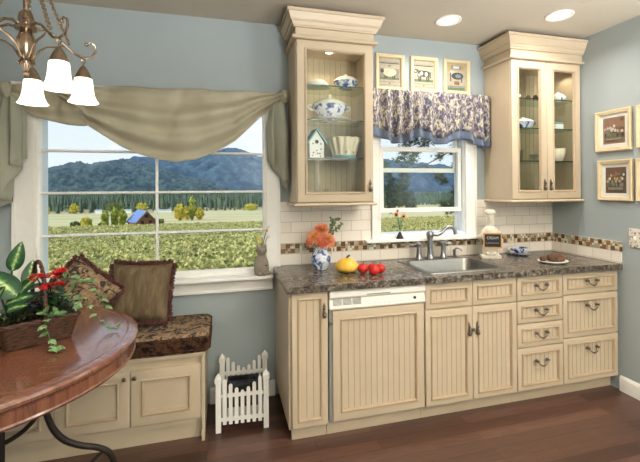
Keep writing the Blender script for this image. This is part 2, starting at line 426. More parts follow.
w = sempty('window_2', (-1.23, 0, 1.09))
mb = MB(); casing(mb, W2[0], W2[1], 1.077, W2[3], .074, .099, .09)
obj('casing', mb, M['white'], w, bevel=.002)
obj('stool', MB().box(-1.735, -.70, -.072, .001, 1.054, 1.077), M['white'], w, bevel=.005)
mb = MB().ring(W2[0], W2[1], W2[2] - .012, W2[3], [(0, TW), (0, 0), (.008, .0), (.008, TW)])
mb.box(W2[0], W2[1], -.001, TW, 1.077, 1.092).box(W2[0], W2[1], .012, TW, 1.092, 1.112)
for x in (W2[0] + .008, W2[1] - .012):
    for y in (.012, .062, .112): mb.box(x - .001, x + .005, y, y + .007, 1.112, W2[3])
obj('jamb', mb, M['whitevinyl'], w, bevel=.001)
def sash(name, x0, x1, z0, z1, y, wd=.032, rail=.034):
    mb = MB(); mb.box(x0, x0 + wd, y, y + .03, z0, z1).box(x1 - wd, x1, y, y + .03, z0, z1)
    mb.box(x0 + wd, x1 - wd, y, y + .03, z0, z0 + rail).box(x0 + wd, x1 - wd, y, y + .03, z1 - rail, z1)
    o = obj(name, mb, M['white'], w, bevel=.003)
    obj('pane', MB().box(x0 + wd - .004, x1 - wd + .004, y + .013, y + .017, z0 + rail - .004, z1 - rail + .004), M['glass'], o)
sash('lower_sash', -1.590, -.872, 1.273, 1.788, .024)
sash('upper_sash', -1.590, -.872, 1.590, 2.095, .074)
w = sempty('window_added', (-1.0, YF, .95))  # unseen window added behind the camera to let daylight in
mb = MB().ring(W3[0], W3[1], W3[2], W3[3], [(0, YF - .14), (0, YF), (.05, YF), (.05, YF - .14)]); mb.box(-1.03, -.97, YF - .1, YF - .04, W3[2], W3[3])
obj('frame', mb, M['white'], w)
obj('pane', MB().box(W3[0] + .04, W3[1] - .04, YF - .075, YF - .07, W3[2] + .04, W3[3] - .04), M['glass'], w)

# ------------------------------------------------------------------ cabinet joinery
def bead(mb, x0, x1, z0, z1, y, pitch=.036, dep=.0018, mi=0):
    """beadboard: flat strips with V grooves, as one corrugated sheet"""
    n = max(1, round((x1 - x0) / pitch)); p = (x1 - x0) / n; pts = [(x0, y)]
    for i in range(1, n):
        xx = x0 + i * p; pts += [(xx - .0026, y), (xx - .0007, y + dep), (xx + .0007, y + dep), (xx + .0026, y)]
    pts.append((x1, y))
    for (xa, ya), (xb, yb) in zip(pts, pts[1:]):
        mb.add([(xa, ya, z0), (xb, yb, z0), (xb, yb, z1), (xa, ya, z1)], [(0, 1, 2, 3)], 1 if ya > y or yb > y else 0)
def door(parent, name, x0, x1, z0, z1, yf, rail=.052, panel='bead', th=.021, label=None, mould=.018):
    mb = MB().ring(x0, x1, z0, z1, [(0, yf + th), (0, yf + .004), (.002, yf + .001), (.005, yf), (rail, yf), (rail, yf + th)])
    d = obj(name, mb, M['cream'], parent)
    r = rail - .004
    mm = MB().ring(x0, x1, z0, z1, [(r, yf + .0005), (r + .001, yf - .005), (r + .006, yf - .008), (r + .011, yf - .006), (r + .013, yf + .001), (r + mould, yf + .010)])
    obj('moulding', mm, M['glaze_shade'], d)
    i = rail + .010
    if panel == 'bead':
        pb = MB(); bead(pb, x0 + i, x1 - i, z0 + i, z1 - i, yf + .0085); obj('panel', pb, [M['cream'], M['groove']], d)
    elif panel == 'flat':
        obj('panel', MB().ring(x0, x1, z0, z1, [(i, yf + .0085), (i + .002, yf + .0085)]).box(x0 + i, x1 - i, yf + .0085, yf + .012, z0 + i, z1 - i), M['cream'], d)
    elif panel == 'glass':
        obj('glass_pane', MB().box(x0 + rail, x1 - rail, yf + .010, yf + .013, z0 + rail, z1 - rail), M['glass'], d)
    return d
def bail(parent, x, z, y, wd=.085):
    mb = MB()
    for s in (-1, 1):
        mb.xf(Matrix.Identity(4))
        k = MB().lathe([(.0001, 0), (.011, 0), (.012, .003), (.007, .006), (.005, .016), (.009, .019), (.007, .024), (.0001, .026)], seg=10)
        k.xf(Matrix.Translation((x + s * wd / 2, y, z)) @ Matrix.Rotation(PI / 2, 4, 'X')); mb.merge(k)
    path = []; R = []
    for i in range(17):
        t = -1 + i / 8; path.append((x + t * wd / 2, y - .018 - .006 * (1 - t * t), z - .030 * (1 - abs(t) ** 2.2) - .002)); R.append(.003 + .0026 * (1 - abs(t)))
    mb.tube(path, R, 7); mb.sphere((x, y - .023, z - .034), .006, 8, 6)
    return obj('pull_handle', mb, M['pewter'], parent)
def drop_pull(parent, x, z, y):
    mb = MB()
    mb.prism([(x - .006, z - .045), (x + .006, z - .045), (x + .010, z - .02), (x + .006, z), (x + .009, z + .018), (x + .004, z + .034), (x, z + .042), (x - .004, z + .034), (x - .009, z + .018), (x - .006, z), (x - .010, z - .02)], y - .004, y)
    mb.sphere((x, y - .014, z + .010), .008, 10, 6)
    mb.tube([(x, y - .014, z + .008), (x - .004, y - .018, z - .012), (x, y - .019, z - .026)], [.003, .0035, .004], 6)
    mb.sphere((x, y - .017, z - .030), .012, 10, 8, sz=1.25)
    mb.tube([(x + .011 * cos(a), y - .012, z - .028 + .016 * sin(a)) for a in [i * PI / 8 for i in range(16)]], .0025, 5, closed=True)
    return obj('drop_pull', mb, M['pewter'], parent)
def latch(parent, x, z, y):
    mb = MB().box(x - .012, x + .012, y - .010, y, z - .008, z + .012).box(x - .004, x + .004, y - .014, y - .01, z - .012, z + .006)
    return obj('latch', mb, M['nickel'], parent, bevel=.002)
YFACE = -.620
def base_box(t, x0, x1, left_end=False):
    g = .0008; x0 += g; x1 -= g
    mb = MB()
    mb.box(x0, x0 + .018, -.598, -.012, .1, .876).box(x1 - .018, x1, -.598, -.012, .1, .876)
    mb.box(x0 + .018, x1 - .018, -.58, -.012, .1, .118).box(x0 + .018, x1 - .018, -.024, -.012, .118, .876)
    mb.box(x0, x1, -.5985, -.58, .1, .876)
    body = obj('body', mb, M['cream'], t, bevel=.001)
    kx0 = x0 + (.012 if left_end else 0)
    obj('toe_kick', MB().box(kx0, x1, -.548, -.53, .0, .0995), M['cream'], t)
    return body
# narrow end unit
t = thing('base_cabinet', 'narrow cream base cabinet at the left end of the counter, beside the dishwasher', 'cabinet', (-2.283, -.3, 0))
base_box(t, -2.392, -2.170, True)
obj('end_panel', MB().box(-2.402, -2.3925, -.598, -.006, .09, .876), M['cream'], t, bevel=.001)
d = door(t, 'door', -2.388, -2.176, .102, .872, YFACE, .036); drop_pull(d, -2.198, .765, YFACE)
# sink unit
t = thing('base_cabinet', 'wide cream sink cabinet with two beadboard doors, under the sink', 'cabinet', (-1.215, -.3, 0))
base_box(t, -1.552, -.876)
for x0, x1 in ((-1.549, -1.2155), (-1.2125, -.879)):
    door(t, 'false_drawer_front', x0, x1, .708, .868, YFACE, .036)
    d = door(t, 'door', x0, x1, .104, .700, YFACE, .038)
    drop_pull(d, -1.245 if x0 < -1.4 else -1.183, .565, YFACE)
latch(t, -1.214, .555, YFACE)
# drawer units
t = thing('drawer_cabinet', 'narrow cream stack of four drawers, right of the sink cabinet', 'cabinet', (-.688, -.3, 0))
base_box(t, -.876, -.500)
for z0, z1 in ((.709, .868), (.555, .701), (.394, .547), (.104, .386)):
    d = door(t, 'drawer', -.873, -.503, z0, z1, YFACE, .034); bail(d, -.685, z1 - (.062 if z1 - z0 < .2 else .088), YFACE)
t = thing('drawer_cabinet', 'wide cream stack of three drawers, against the right wall', 'cabinet', (-.25, -.3, 0))
base_box(t, -.500, -.003)
for z0, z1 in ((.720, .868), (.420, .712), (.104, .412)):
    d = door(t, 'drawer', -.497, -.0155, z0, z1, YFACE, .036); bail(d, -.254, z1 - (.060 if z1 - z0 < .2 else .075), YFACE)
# dishwasher
t = thing('dishwasher', 'built-in white dishwasher with a cream beadboard front panel, under the counter', 'dishwasher', (-1.861, -.3, 0))
obj('tub', MB().box(-2.166, -1.556, -.585, -.03, .105, .874), M['appliance'], t)
d = door(t, 'door', -2.148, -1.560, .108, .752, -.622, .050); obj('edge_trim', MB().box(-2.168, -2.150, -.615, -.586, .108, .757), M['grill'], t)
latch(t, -2.160, .685, -.615)
mb = MB(); px0, px1 = -2.168, -1.556
mb.loops([[(x, -.586, .758), (x, -.628, .758), (x, -.634, .768), (x, -.622, .820), (x, -.634, .832), (x, -.634, .858), (x, -.626, .870), (x, -.586, .872)] for x in (px0, px1)], True, True, True)
pan = obj('control_panel', mb, M['appliance'], t, bevel=.002)
for k in range(3):
    x = -2.148 + k * .060; mb = MB()
    def yz(z): return -.634 + (z - .768) / .052 * .012
    for j in range(7):
        z = .786 + j * .0065; mb.add([(x, yz(z) - .0015, z), (x + .054, yz(z) - .0015, z), (x + .054, yz(z + .0042) - .0015, z + .0042), (x, yz(z + .0042) - .0015, z + .0042)], [(0, 1, 2, 3)])
    obj('vent_grill', mb, M['grill'], pan)
for k in range(9):
    x = -1.925 + k * .032
    obj('button', MB().box(x, x + .016, -.6335, -.622, .781, .790), M['whitevinyl'], pan, bevel=.001)
k = MB().lathe([(.0001, 0), (.0085, 0), (.008, .008), (.0001, .009)], seg=14).xf(Matrix.Translation((-1.628, -.628, .795)) @ Matrix.Rotation(PI / 2, 4, 'X'))
obj('dial', k, M['black'], pan)
obj('latch_slot', MB().box(-1.94, -1.79, -.6352, -.630, .836, .842), M['grill'], pan)
obj('toe_kick', MB().box(-2.168, -1.554, -.548, -.53, 0, .104), M['cream'], t)
# countertop
mb = MB(); SX0, SX1, SY0, SY1 = -1.478, -.925, -.548, -.135
z0, z1 = .877, .9155
mb.box(-2.420, SX0, -.655, -.0265, z0, z1); mb.box(SX1, -.0115, -.655, -.0135, z0, z1)
mb.box(SX0, SX1, -.655, SY0, z0, z1); mb.box(SX0, SX1, SY1, -.0135, z0, z1); mb.box(-2.364, SX0, -.0265, -.0135, z0, z1)
o = tag(obj('countertop', mb, M['counter']), 'long brown speckled countertop with a square front edge', 'countertop')

# ------------------------------------------------------------------ upper cabinets
def crown(mb, x0, x1, yf, z, prof, left=True, right=True):
    """prof = [(projection, z)] wraps front and the free sides"""
    rings = []
    for p, zz in prof:
        xl = x0 - (p if left else 0); xr = x1 + (p if right else 0)
        rings.append([(xl, -.001, z + zz), (xl, yf - p, z + zz), (xr, yf - p, z + zz), (xr, -.001, z + zz)])
    k0 = len(mb.m); mb.loops(rings, True, True, True); n = len(prof)
    for i in range(n - 1):
        if abs(prof[i][1] - prof[i + 1][1]) < 1e-6 and i: mb.m[k0 + i * 4:k0 + i * 4 + 4] = [1] * 4  # level ledges take the darker colour as drawn shade lines
CROWN = [(0, 0), (.020, .000), (.026, .006), (.026, .016), (.012, .024), (.002, .024), (.002, .072), (.016, .072), (.016, .084), (.021, .084), (.030, .104), (.036, .104), (.036, .114), (.040, .116), (.045, .136), (.055, .156), (.062, .156), (.062, .176), (.054, .178)]
def upper(name_label, x0, x1, right_free, doors, fill=0):
    t = thing('wall_cabinet', name_label, 'cabinet', ((x0 + x1) / 2, -.17, 1.372))
    zb, zt, yf = 1.372, 2.437, -.304
    mb = MB()
    mb.box(x0, x0 + .018, yf, -.002, zb, zt).box(x1 - .018, x1, yf, -.002, zb, zt)
    mb.box(x0 + .018, x1 - .018, yf, -.002, zb, zb + .020).box(x0 + .018, x1 - .018, yf, -.002, zt - .020, zt)
    # face frame
    mb.box(x0 + .018, x0 + .045, yf, yf + .018, zb + .02, zt - .02).box(x1 - .045 - fill, x1 - .018, yf, yf + .018, zb + .02, zt - .02)
    mb.box(x0 + .018, x1 - .018, yf, yf + .018, zb + .02, zb + .045).box(x0 + .018, x1 - .018, yf, yf + .018, zt - .05, zt - .02)
    obj('body', mb, M['cream'], t, bevel=.001)
    pb = MB(); bead(pb, x0 + .018, x1 - .018, zb + .02, zt - .02, -.012, .042); obj('back_panel', pb, [M['inner'], M['groove']], t)
    mb = MB(); crown(mb, x0, x1, yf - .020, zt, CROWN, True, right_free); obj('crown_moulding', mb, [M['cream'], M['groove']], t, ang=16)
    mb = MB(); crown(mb, x0, x1, yf - .020, zb - .022, [(.008, 0), (.016, .006), (.016, .012), (.004, .0205)], True, right_free); obj('light_rail', mb, M['cream'], t, ang=20)
    for z in (2.158, 1.928, 1.672):
        mb = MB().box(x0 + .020, x1 - .020, -.280, -.016, z - .007, z); m2 = MB().merge(mb); m2.m = [0, 0, 1, 0, 0, 0]
        obj('glass_shelf', m2, [M['shelfglass'], M['greenedge']], t)
    for (a, c, hx) in doors:
        d = door(t, 'door', a, c, zb + .004, zt - .003, yf - .021, .054, 'glass'); drop_pull(d, hx, 1.487, yf - .021)
    return t
t = upper('tall cream wall cabinet with one glass door, between the two windows', -2.303, -1.770, True, [(-2.298, -1.775, -1.800)])
k = MB().lathe([(.034, 0), (.036, -.004), (.030, -.012), (.028, -.008)], (-2.045, -.19), 18); k.v = [(x, y, z + 2.4165) for x, y, z in k.v]
pk = obj('puck_light', k, M['nickel'], t); obj('lens', MB().lathe([(.0001, 2.407), (.027, 2.407), (.027, 2.410), (.0001, 2.410)], (-2.045, -.19), 16), M['lamp'], pk)
t = upper('tall cream wall cabinet with two glass doors, in the right corner', -.668, -.003, False, [(-.664, -.344, -.370), (-.341, -.021, -.316)], 0)
k = MB().lathe([(.034, 0), (.036, -.004), (.030, -.012), (.0001, -.012)], (-.10, -.19), 18); k.v = [(x, y, z + 2.4165) for x, y, z in k.v]
obj('puck_light', k, M['nickel'], t)

# ------------------------------------------------------------------ sink and taps
def rr(x0, x1, y0, y1, r, z, n=5):
    P = []
    for cx, cy, a0 in ((x1 - r, y1 - r, 0), (x0 + r, y1 - r, PI / 2), (x0 + r, y0 + r, PI), (x1 - r, y0 + r, 1.5 * PI)):
        for i in range(n + 1): a = a0 + i / n * PI / 2; P.append((cx + r * cos(a), cy + r * sin(a), z))
    return P
mb = MB()
o_ = (-1.503, -.898, -.578, -.062); i_ = (-1.466, -.936, -.538, -.150)
def ins(R, d): return (R[0] + d, R[1] - d, R[2] + d, R[3] - d)
mb.loops([rr(*o_, .04, .9157), rr(*ins(o_, .002), .04, .9205), rr(*ins(o_, .008), .036, .9222), rr(*ins(i_, -.012), .05, .9212), rr(*ins(i_, -.004), .05, .9205), rr(*i_, .05, .914), rr(*ins(i_, .006), .05, .80), rr(*ins(i_, .02), .05, .765), rr(*ins(i_, .05), .04, .755)], True, False, True)
t = thing('kitchen_sink', 'stainless steel drop-in sink in the brown countertop', 'sink', (-1.2, -.32, .9156))
obj('basin', mb, M['steel'], t)
obj('drain', MB().lathe([(.0001, .7555), (.045, .7555), (.048, .758), (.036, .757), (.0001, .7568)], (-1.2, -.34), 20), M['chrome'], t)
t = thing('faucet', 'grey metal kitchen faucet with an arched spout, behind the sink', 'faucet', (-1.231, -.100, .9223))
mb = MB().lathe([(.036, .9223), (.036, .931), (.027, .940), (.024, .96), (.021, 1.02), (.020, 1.075), (.026, 1.082), (.026, 1.090), (.030, 1.105), (.027, 1.122), (.014, 1.134), (.0001, 1.137)], (-1.231, -.1), 20)
obj('body', mb, M['chrome'], t)
sp = [(-1.238, -.100, 1.118), (-1.205, -.103, 1.108), (-1.175, -.11, 1.106), (-1.145, -.115, 1.118), (-1.118, -.12, 1.145), (-1.092, -.125, 1.166), (-1.068, -.13, 1.168), (-1.048, -.133, 1.153), (-1.036, -.135, 1.128), (-1.031, -.136, 1.108)]
mb = MB().tube(sp, [.017, .0155, .0145, .014, .0135, .0135, .0135, .0135, .0145, .018], 12); obj('spout', mb, M['chrome'], t)
for x, s in ((-1.325, -1), (-1.118, 1)):
    mb = MB().lathe([(.031, .9223), (.031, .929), (.024, .936), (.019, .965), (.017, 1.02), (.024, 1.027), (.026, 1.038), (.019, 1.049), (.0001, 1.055)], (x, -.1), 16)
    h = obj('handle_base', mb, M['chrome'], t)
    mb = MB().tube([(x - s * .01, -.1, 1.038), (x + s * .03, -.104, 1.036), (x + s * .062, -.108, 1.032)], [.008, .0085, .010], 8); mb.sphere((x + s * .062, -.108, 1.032), .0105, 8, 6)
    obj('lever', mb, M['chrome'], h)
t = thing('soap_dispenser', 'short chrome soap dispenser with a curved nozzle, right of the faucet', 'dispenser', (-1.020, -.100, .9223))
obj('base', MB().lathe([(.020, .9223), (.020, .930), (.012, .936), (.010, .965), (.013, .970), (.013, .980), (.0001, .986)], (-1.02, -.1), 14), M['chrome'], t)
obj('nozzle', MB().tube([(-1.02, -.1, .978), (-1.01, -.106, .992), (-.992, -.115, .996), (-.976, -.122, .986), (-.970, -.126, .972)], [.008, .007, .0065, .006, .006], 8), M['chrome'], t)

# ------------------------------------------------------------------ swag over the wide window
def interp(x, xs, ys):
    return float(np.interp(x, xs, ys))
t = thing('swag_curtain', 'khaki draped swag curtain with tails over the wide window', 'curtain', (-3.15, -.06, 2.13))
HEM = [(-3.96, 2.03), (-3.867, 1.925), (-3.774, 1.90), (-3.684, 1.880), (-3.587, 1.872), (-3.571, 1.868), (-3.472, 1.801), (-3.371, 1.735), (-3.267, 1.689), (-3.162, 1.660), (-3.054, 1.644), (-2.924, 1.665), (-2.795, 1.72), (-2.675, 1.796), (-2.589, 1.88), (-2.501, 1.972), (-2.439, 2.02), (-2.36, 2.10)]
hx, hz = [p[0] for p in HEM], [p[1] for p in HEM]
def drape(x0, x1, bot, nx, ny, bulge, nf, amp, pull, seed):
    """swag: folds run along the sag; pull(x) shifts columns towards the knots at the top"""
    rnd = random.Random(seed); mb = MB(); v = []
    for j in range(ny + 1):
        tt = j / ny
        for i in range(nx + 1):
            s = i / nx; x = x0 + (x1 - x0) * s; zt = 2.107 + .028 * (x + 3.78) / 1.45 + .004 * sin(s * 23 + seed)
            zb = bot(x); e = (4 * s * (1 - s)) ** .5
            z = zt + (zb - zt) * tt ** (1.0 + .25 * (1 - e))
            ph = nf * 2 * PI * tt ** 1.15 + 1.3 * sin(2.2 * s + seed) + pull * (s - .5) * 6 * (1 - tt)
            f = amp * (.35 + .65 * e) * sin(ph) * min(1, tt * 5) + (.048 * (abs(sin(s * 11 + 1.1 * tt + .4)) ** .5 - .6) + .010 * sin(s * 41 - 3 * tt + 1)) * (1 - tt) ** .4 * min(1, tt * 8 + .3)
            y = -.055 - bulge * e * sin(PI * min(1, .15 + .8 * tt)) - f
            v.append((x, y, z))
    n = nx + 1
    mb.add(v, [(j * n + i, j * n + i + 1, (j + 1) * n + i + 1, (j + 1) * n + i) for j in range(ny) for i in range(nx)])
    return mb
main = drape(-3.78, -2.335, lambda x: interp(x, hx[3:], hz[3:]) if x > -3.59 else 1.90 + (-3.59 - x) * .9, 70, 44, .085, 3.0, .021, 1.0, 1)
obj('main_swag', main, M['swag'], t, ang=180, solid=.002)
def small_hem(x): return interp(x, [-4.03, -3.95, -3.87, -3.78, -3.68, -3.60, -3.52, -3.45], [2.06, 1.98, 1.915, 1.89, 1.868, 1.862, 1.88, 1.96])
sm = drape(-4.03, -3.40, lambda x: small_hem(x), 36, 26, .045, 2.4, .012, .6, 4); sm.v = [(x, y + .012, z) for x, y, z in sm.v]
obj('left_swag', sm, M['swag'], t, ang=180, solid=.002)
def tail(name, path, ztop, zbot, mat):
    """pleated tail: path = plan points (x, y), zbot = bottom height per point"""
    mb = MB(); P = []; B = []
    for i in range(len(path) - 1):
        for k in range(6):
            s = k / 6; s2 = s * s * (3 - 2 * s)
            P.append((path[i][0] + (path[i + 1][0] - path[i][0]) * s, path[i][1] + (path[i + 1][1] - path[i][1]) * s2)); B.append(zbot[i] + (zbot[i + 1] - zbot[i]) * s)
    P.append(path[-1]); B.append(zbot[-1]); n = len(P); v = []; ny = 14; cx = sum(p[0] for p in P) / n
    for j in range(ny + 1):
        q = j / ny; w = .62 + .38 * min(1, q * 2.2)
        for (x, y), zb in zip(P, B):
            v.append((cx + (x - cx) * w + .004 * sin(q * 5 + x * 40), -.04 + (y + .04) * (.35 + .65 * min(1, q * 2.5)), ztop + (zb - ztop) * q))
    mb.add(v, [(j * n + i, j * n + i + 1, (j + 1) * n + i + 1, (j + 1) * n + i) for j in range(ny) for i in range(n - 1)])
    return obj(name, mb, mat, t, ang=180, solid=.002)
tail('right_tail', [(-2.462, -.05), (-2.425, -.115), (-2.445, -.06), (-2.330, -.125), (-2.365, -.06), (-2.325, -.10), (-2.332, -.045)], 2.09, [1.66, 1.61, 1.62, 1.50, 1.49, 1.455, 1.47], M['casc'])
tail('left_tail', [(-3.90, -.05), (-3.965, -.12), (-3.915, -.07), (-4.02, -.13), (-3.965, -.07), (-4.10, -.13), (-4.06, -.06), (-4.14, -.08)], 2.07, [1.66, 1.62, 1.60, 1.42, 1.40, 1.33, 1.30, 1.28], M['casc'])
for x, z in ((-2.345, 2.112), (-4.0, 2.06)):
    mb = MB(); mb.lathe([(.010, -.045), (.026, -.035), (.036, 0), (.032, .03), (.016, .045), (.004, .05)], seg=28, flute=lambda a, z: 1 + .16 * sin(7 * a + z * 30))
    mb.xf(Matrix.Translation((x, -.075, z)) @ Matrix.Rotation(.5, 4, 'X')); obj('knot', mb, M['swag'], t, ang=180)
k = MB().tube([(-4.03, -.040, 2.080), (-2.335, -.040, 2.080)], .010, 10).box(-3.96, -3.945, -.04, -.0245, 2.072, 2.088)
obj('curtain_rod', k, M['pewter'], t)

# ------------------------------------------------------------------ toile valance
t = thing('valance', 'cream and navy printed gathered valance over the sink window', 'valance', (-1.2, -.06, 2.2))
VX0, VX1 = -1.735, -.695
def vhem(x): return 1.888 + .036 * sin((x + 1.72) * 2 * PI / .37 + .8) - .02 * max(0, (x + .85) / .15)
def vy(x, q, k=0): return -.088 - (.016 + .012 * q) * sin((x * 62) + 1.7 * sin(x * 9)) - .010 * sin(x * 23 + 1) * q - k
def valance_sheet(ztop, zbot, q0, q1, k, nx=200, ny=12):
    mb = MB(); v = []
    for j in range(ny + 1):
        s = j / ny
        for i in range(nx + 1):
            x = VX0 + (VX1 - VX0) * i / nx; q = q0 + (q1 - q0) * s; zt, zb = ztop(x), zbot(x)
            v.append((x, vy(x, q, k), zt + (zb - zt) * s))
    n = nx + 1
    # return to the wall on the right end
    mb.add(v, [(j * n + i, j * n + i + 1, (j + 1) * n + i + 1, (j + 1) * n + i) for j in range(ny) for i in range(nx)])
    r = [[v[j * n + nx], (VX1 + .028, -.07, v[j * n + nx][2]), (VX1 + .030, -.040, v[j * n + nx][2] + .004), (VX1 + .026, -.004, v[j * n + nx][2] + .008)] for j in range(ny + 1)]
    mb.loops(r, False); return mb
obj('printed_panel', valance_sheet(lambda x: 2.206 + .004 * sin(x * 120), vhem, 0, 1, 0), M['toile'], t, ang=180, solid=.002)
obj('blue_band', valance_sheet(lambda x: vhem(x) + .012, lambda x: vhem(x) - .062 - .012 * sin((x + 1.72) * 2 * PI / .37 + .8), .95, 1.15, -.0035, ny=4), M['toileband'], t, ang=180, solid=.002)
obj('rod', MB().tube([(VX0, -.048, 2.17), (VX1, -.048, 2.17)], .008, 8), M['white'], t)

# ------------------------------------------------------------------ framed pictures
ART = [plain('print_' + n, H(*c), .7, vary=.12, scale=60) for n, c in (
    ('parchment', (166, 158, 138)), ('cream', (194, 184, 158)), ('charcoal', (70, 66, 62)), ('grey', (132, 124, 110)), ('rust', (134, 104, 82)), ('green', (96, 112, 78)),
    ('blue', (110, 128, 142)), ('gold', (176, 150, 96)), ('brown', (104, 80, 62)), ('white', (198, 192, 180)), ('red', (156, 92, 80)), ('purple', (112, 84, 110)))]
A = {n: i for i, n in enumerate(('parchment', 'cream', 'charcoal', 'grey', 'rust', 'green', 'blue', 'gold', 'brown', 'white', 'red', 'purple'))}
MATW = plain('mat_board', H(214, 214, 206), .8, vary=.02)
def picture(label, loc, rot, w, h, art, group, fw=.026, mat_w=.0):
    t = thing('framed_picture', label, 'picture', loc, rot, group)
    mb = MB().ring(-w / 2, w / 2, -h / 2, h / 2, [(0, -.001), (0, -.022), (.004, -.026), (fw * .5, -.023), (fw * .6, -.019), (fw - .003, -.019), (fw, -.014), (fw, -.001)])
    obj('frame', mb, M['tanframe'], t, world=False)
    iw, ih = w - 2 * fw, h - 2 * fw
    if mat_w: obj('mat_board', MB().ring(-iw / 2, iw / 2, -ih / 2, ih / 2, [(0, -.006), (mat_w, -.006), (mat_w + .002, -.004)]), MATW, t, world=False)
    pw, ph = iw / 2 - mat_w * .9, ih / 2 - mat_w * .9
    mb = MB(); mb.box(-pw, pw, -.004, -.001, -ph, ph, art[0])
    lay = [0]
    def P(pts, m):
        lay[0] += 1; y = -.004 - lay[0] * .00006
        if m is not None: mb.add([(x * pw, y, z * ph) for x, z in pts], [tuple(range(len(pts)))], A[m])
    def E(cx, cz, rx, rz, m, n=14, a0=0): P([(cx + rx * cos(a0 + 2 * PI * k / n), cz + rz * sin(a0 + 2 * PI * k / n)) for k in range(n)], m)
    art[1](P, E)
    o = obj('print', mb, ART, t, world=False); return t
def R_(P, x0, x1, z0, z1, m): P([(x0, z0), (x1, z0), (x1, z1), (x0, z1)], m)
def border(P):
    R_(P, -.92, .92, .60, .66, 'charcoal'); R_(P, -.92, .92, .70, .73, 'grey'); R_(P, -.92, .92, -.86, -.83, 'grey'); R_(P, -.9, .9, -.66, -.62, 'grey')
def sheep(P, E):
    border(P); R_(P, -.88, .88, -.50, .28, 'grey'); R_(P, -.88, .88, -.50, -.34, 'green')
    for x in (-.42, -.25, .28, .44): R_(P, x - .05, x + .05, -.42, -.1, 'charcoal')
    E(0, .0, .60, .28, 'cream'); E(-.3, .1, .3, .2, 'cream'); E(.3, .08, .3, .2, 'cream'); E(-.66, .08, .16, .13, 'charcoal'); E(0, .46, .16, .05, 'rust'); E(.0, -.74, .10, .05, 'rust')
def cow(P, E):
    border(P); R_(P, -.88, .88, -.5, .26, 'parchment'); R_(P, -.88, .88, -.5, -.32, 'green')
    for x in (-.45, -.3, .3, .48): R_(P, x - .06, x + .06, -.44, 0, 'charcoal')
    P([(-.6, -.12), (.56, -.14), (.6, .2), (.3, .3), (-.5, .3)], 'charcoal'); E(-.2, .1, .16, .14, 'white'); E(.25, .06, .15, .16, 'white'); E(-.42, -.02, .1, .1, 'white')
    P([(-.9, .1), (-.62, .12), (-.5, .34), (-.78, .4)], 'charcoal'); E(-.74, .22, .06, .08, 'white'); E(.0, -.74, .10, .05, 'rust'); R_(P, .6, .68, -.2, .22, 'charcoal')
def goat(P, E):
    R_(P, -.86, .86, -.92, .90, 'gold'); R_(P, -.86, .86, -.56, .5, 'parchment'); R_(P, -.5, .5, .56, .84, 'blue'); R_(P, -.3, .3, .62, .8, 'white')
    E(-.1, .26, .5, .16, 'cream'); E(.12, .1, .6, .26, 'charcoal'); E(.2, .1, .3, .14, 'blue'); R_(P, -.6, -.5, -.3, .3, 'charcoal'); R_(P, .5, .6, -.35, .1, 'charcoal')
    E(.05, -.36, .3, .1, 'rust'); R_(P, -.2, .3, -.52, -.42, 'brown'); R_(P, -.86, .86, -.72, -.62, 'blue'); R_(P, -.86, .86, -.92, -.74, 'green'); E(-.45, .4, .14, .1, 'white')
def flowers(P, E, base='rust', seed=1):
    rnd = random.Random(seed); R_(P, -.95, .95, -.95, .95, base)
    for k in range(9): E(rnd.uniform(-.8, .8), rnd.uniform(-.5, .8), rnd.uniform(.15, .3), rnd.uniform(.12, .25), rnd.choice(('brown', 'rust', 'rust')) if base == 'rust' else rnd.choice(('brown', 'charcoal', 'rust')))
    for k in range(14):
        x = -.75 + k * .115; h = rnd.uniform(-.1, .55); R_(P, x - .02, x + .02, -.5, h, rnd.choice(('charcoal', 'green')))
        E(x + .06, rnd.uniform(-.4, h), .09, .14, rnd.choice(('green', 'charcoal', 'grey')))
        E(x, h, .11, .11, rnd.choice(('white', 'red', 'purple', 'cream')) if base == 'rust' else rnd.choice(('grey', 'white', 'gold', 'purple')), 7, rnd.random())
        E(x, h, .035, .035, 'gold', 6)
    R_(P, -.72, .72, -.74, -.46, 'charcoal'); R_(P, -.68, .68, -.70, -.5, 'grey'); R_(P, -.7, .7, -.56, -.54, 'charcoal')
G3 = 'small cream framed animal prints above the valance'
for label, x, f, m in (('cream framed sheep print, leftmost above the valance', -1.515, sheep, 0), ('cream framed black and white cow print, middle one above the valance', -1.224, cow, 0), ('cream framed blue and gold goat print, rightmost above the valance', -.932, goat, 0)):
    picture(label, (x, 0, 2.360), (0, 0, 0), .236, .278, (m, f), G3, .026)
G4 = 'light wood framed flower prints on the right wall'
for label, y, z, f, m, w, h in (('upper square framed print of flowers on a rusty brown ground, nearest the corner cabinet', -.592, 1.877, lambda P, E: flowers(P, E, 'rust', 2), A['rust'], .278, .300),
                          ('lower square framed print of flowers on a dark brown ground, nearest the corner cabinet', -.604, 1.513, lambda P, E: flowers(P, E, 'brown', 5), A['brown'], .268, .297),
                          ('upper framed print cut off by the right edge of the photo', -.908, 1.877, lambda P, E: flowers(P, E, 'rust', 8), A['rust'], .278, .292),
                          ('lower framed print cut off by the right edge of the photo', -.900, 1.513, lambda P, E: flowers(P, E, 'brown', 11), A['brown'], .270, .297)):
    picture(label, (-.0005, y, z), (0, 0, -PI / 2), w, h, (m, f), G4, .028, .024)
# floral switch plate
t = thing('switch_plate', 'white floral light switch plate on the right wall', 'switch plate', (-.0005, -.745, 1.108), (0, 0, -PI / 2))
obj('plate', MB().box(-.046, .046, -.007, 0, -.066, .066), ramped('floral_plate', [(.38, H(120, 96, 84)), (.44, H(222, 216, 202)), (.58, H(232, 226, 214)), (.66, H(186, 108, 100))], 40, .4), t, world=False, bevel=.006, bseg=3)
obj('toggle', MB().box(-.006, .006, -.018, -.007, -.012, .012), M['white'], t, world=False, bevel=.002)

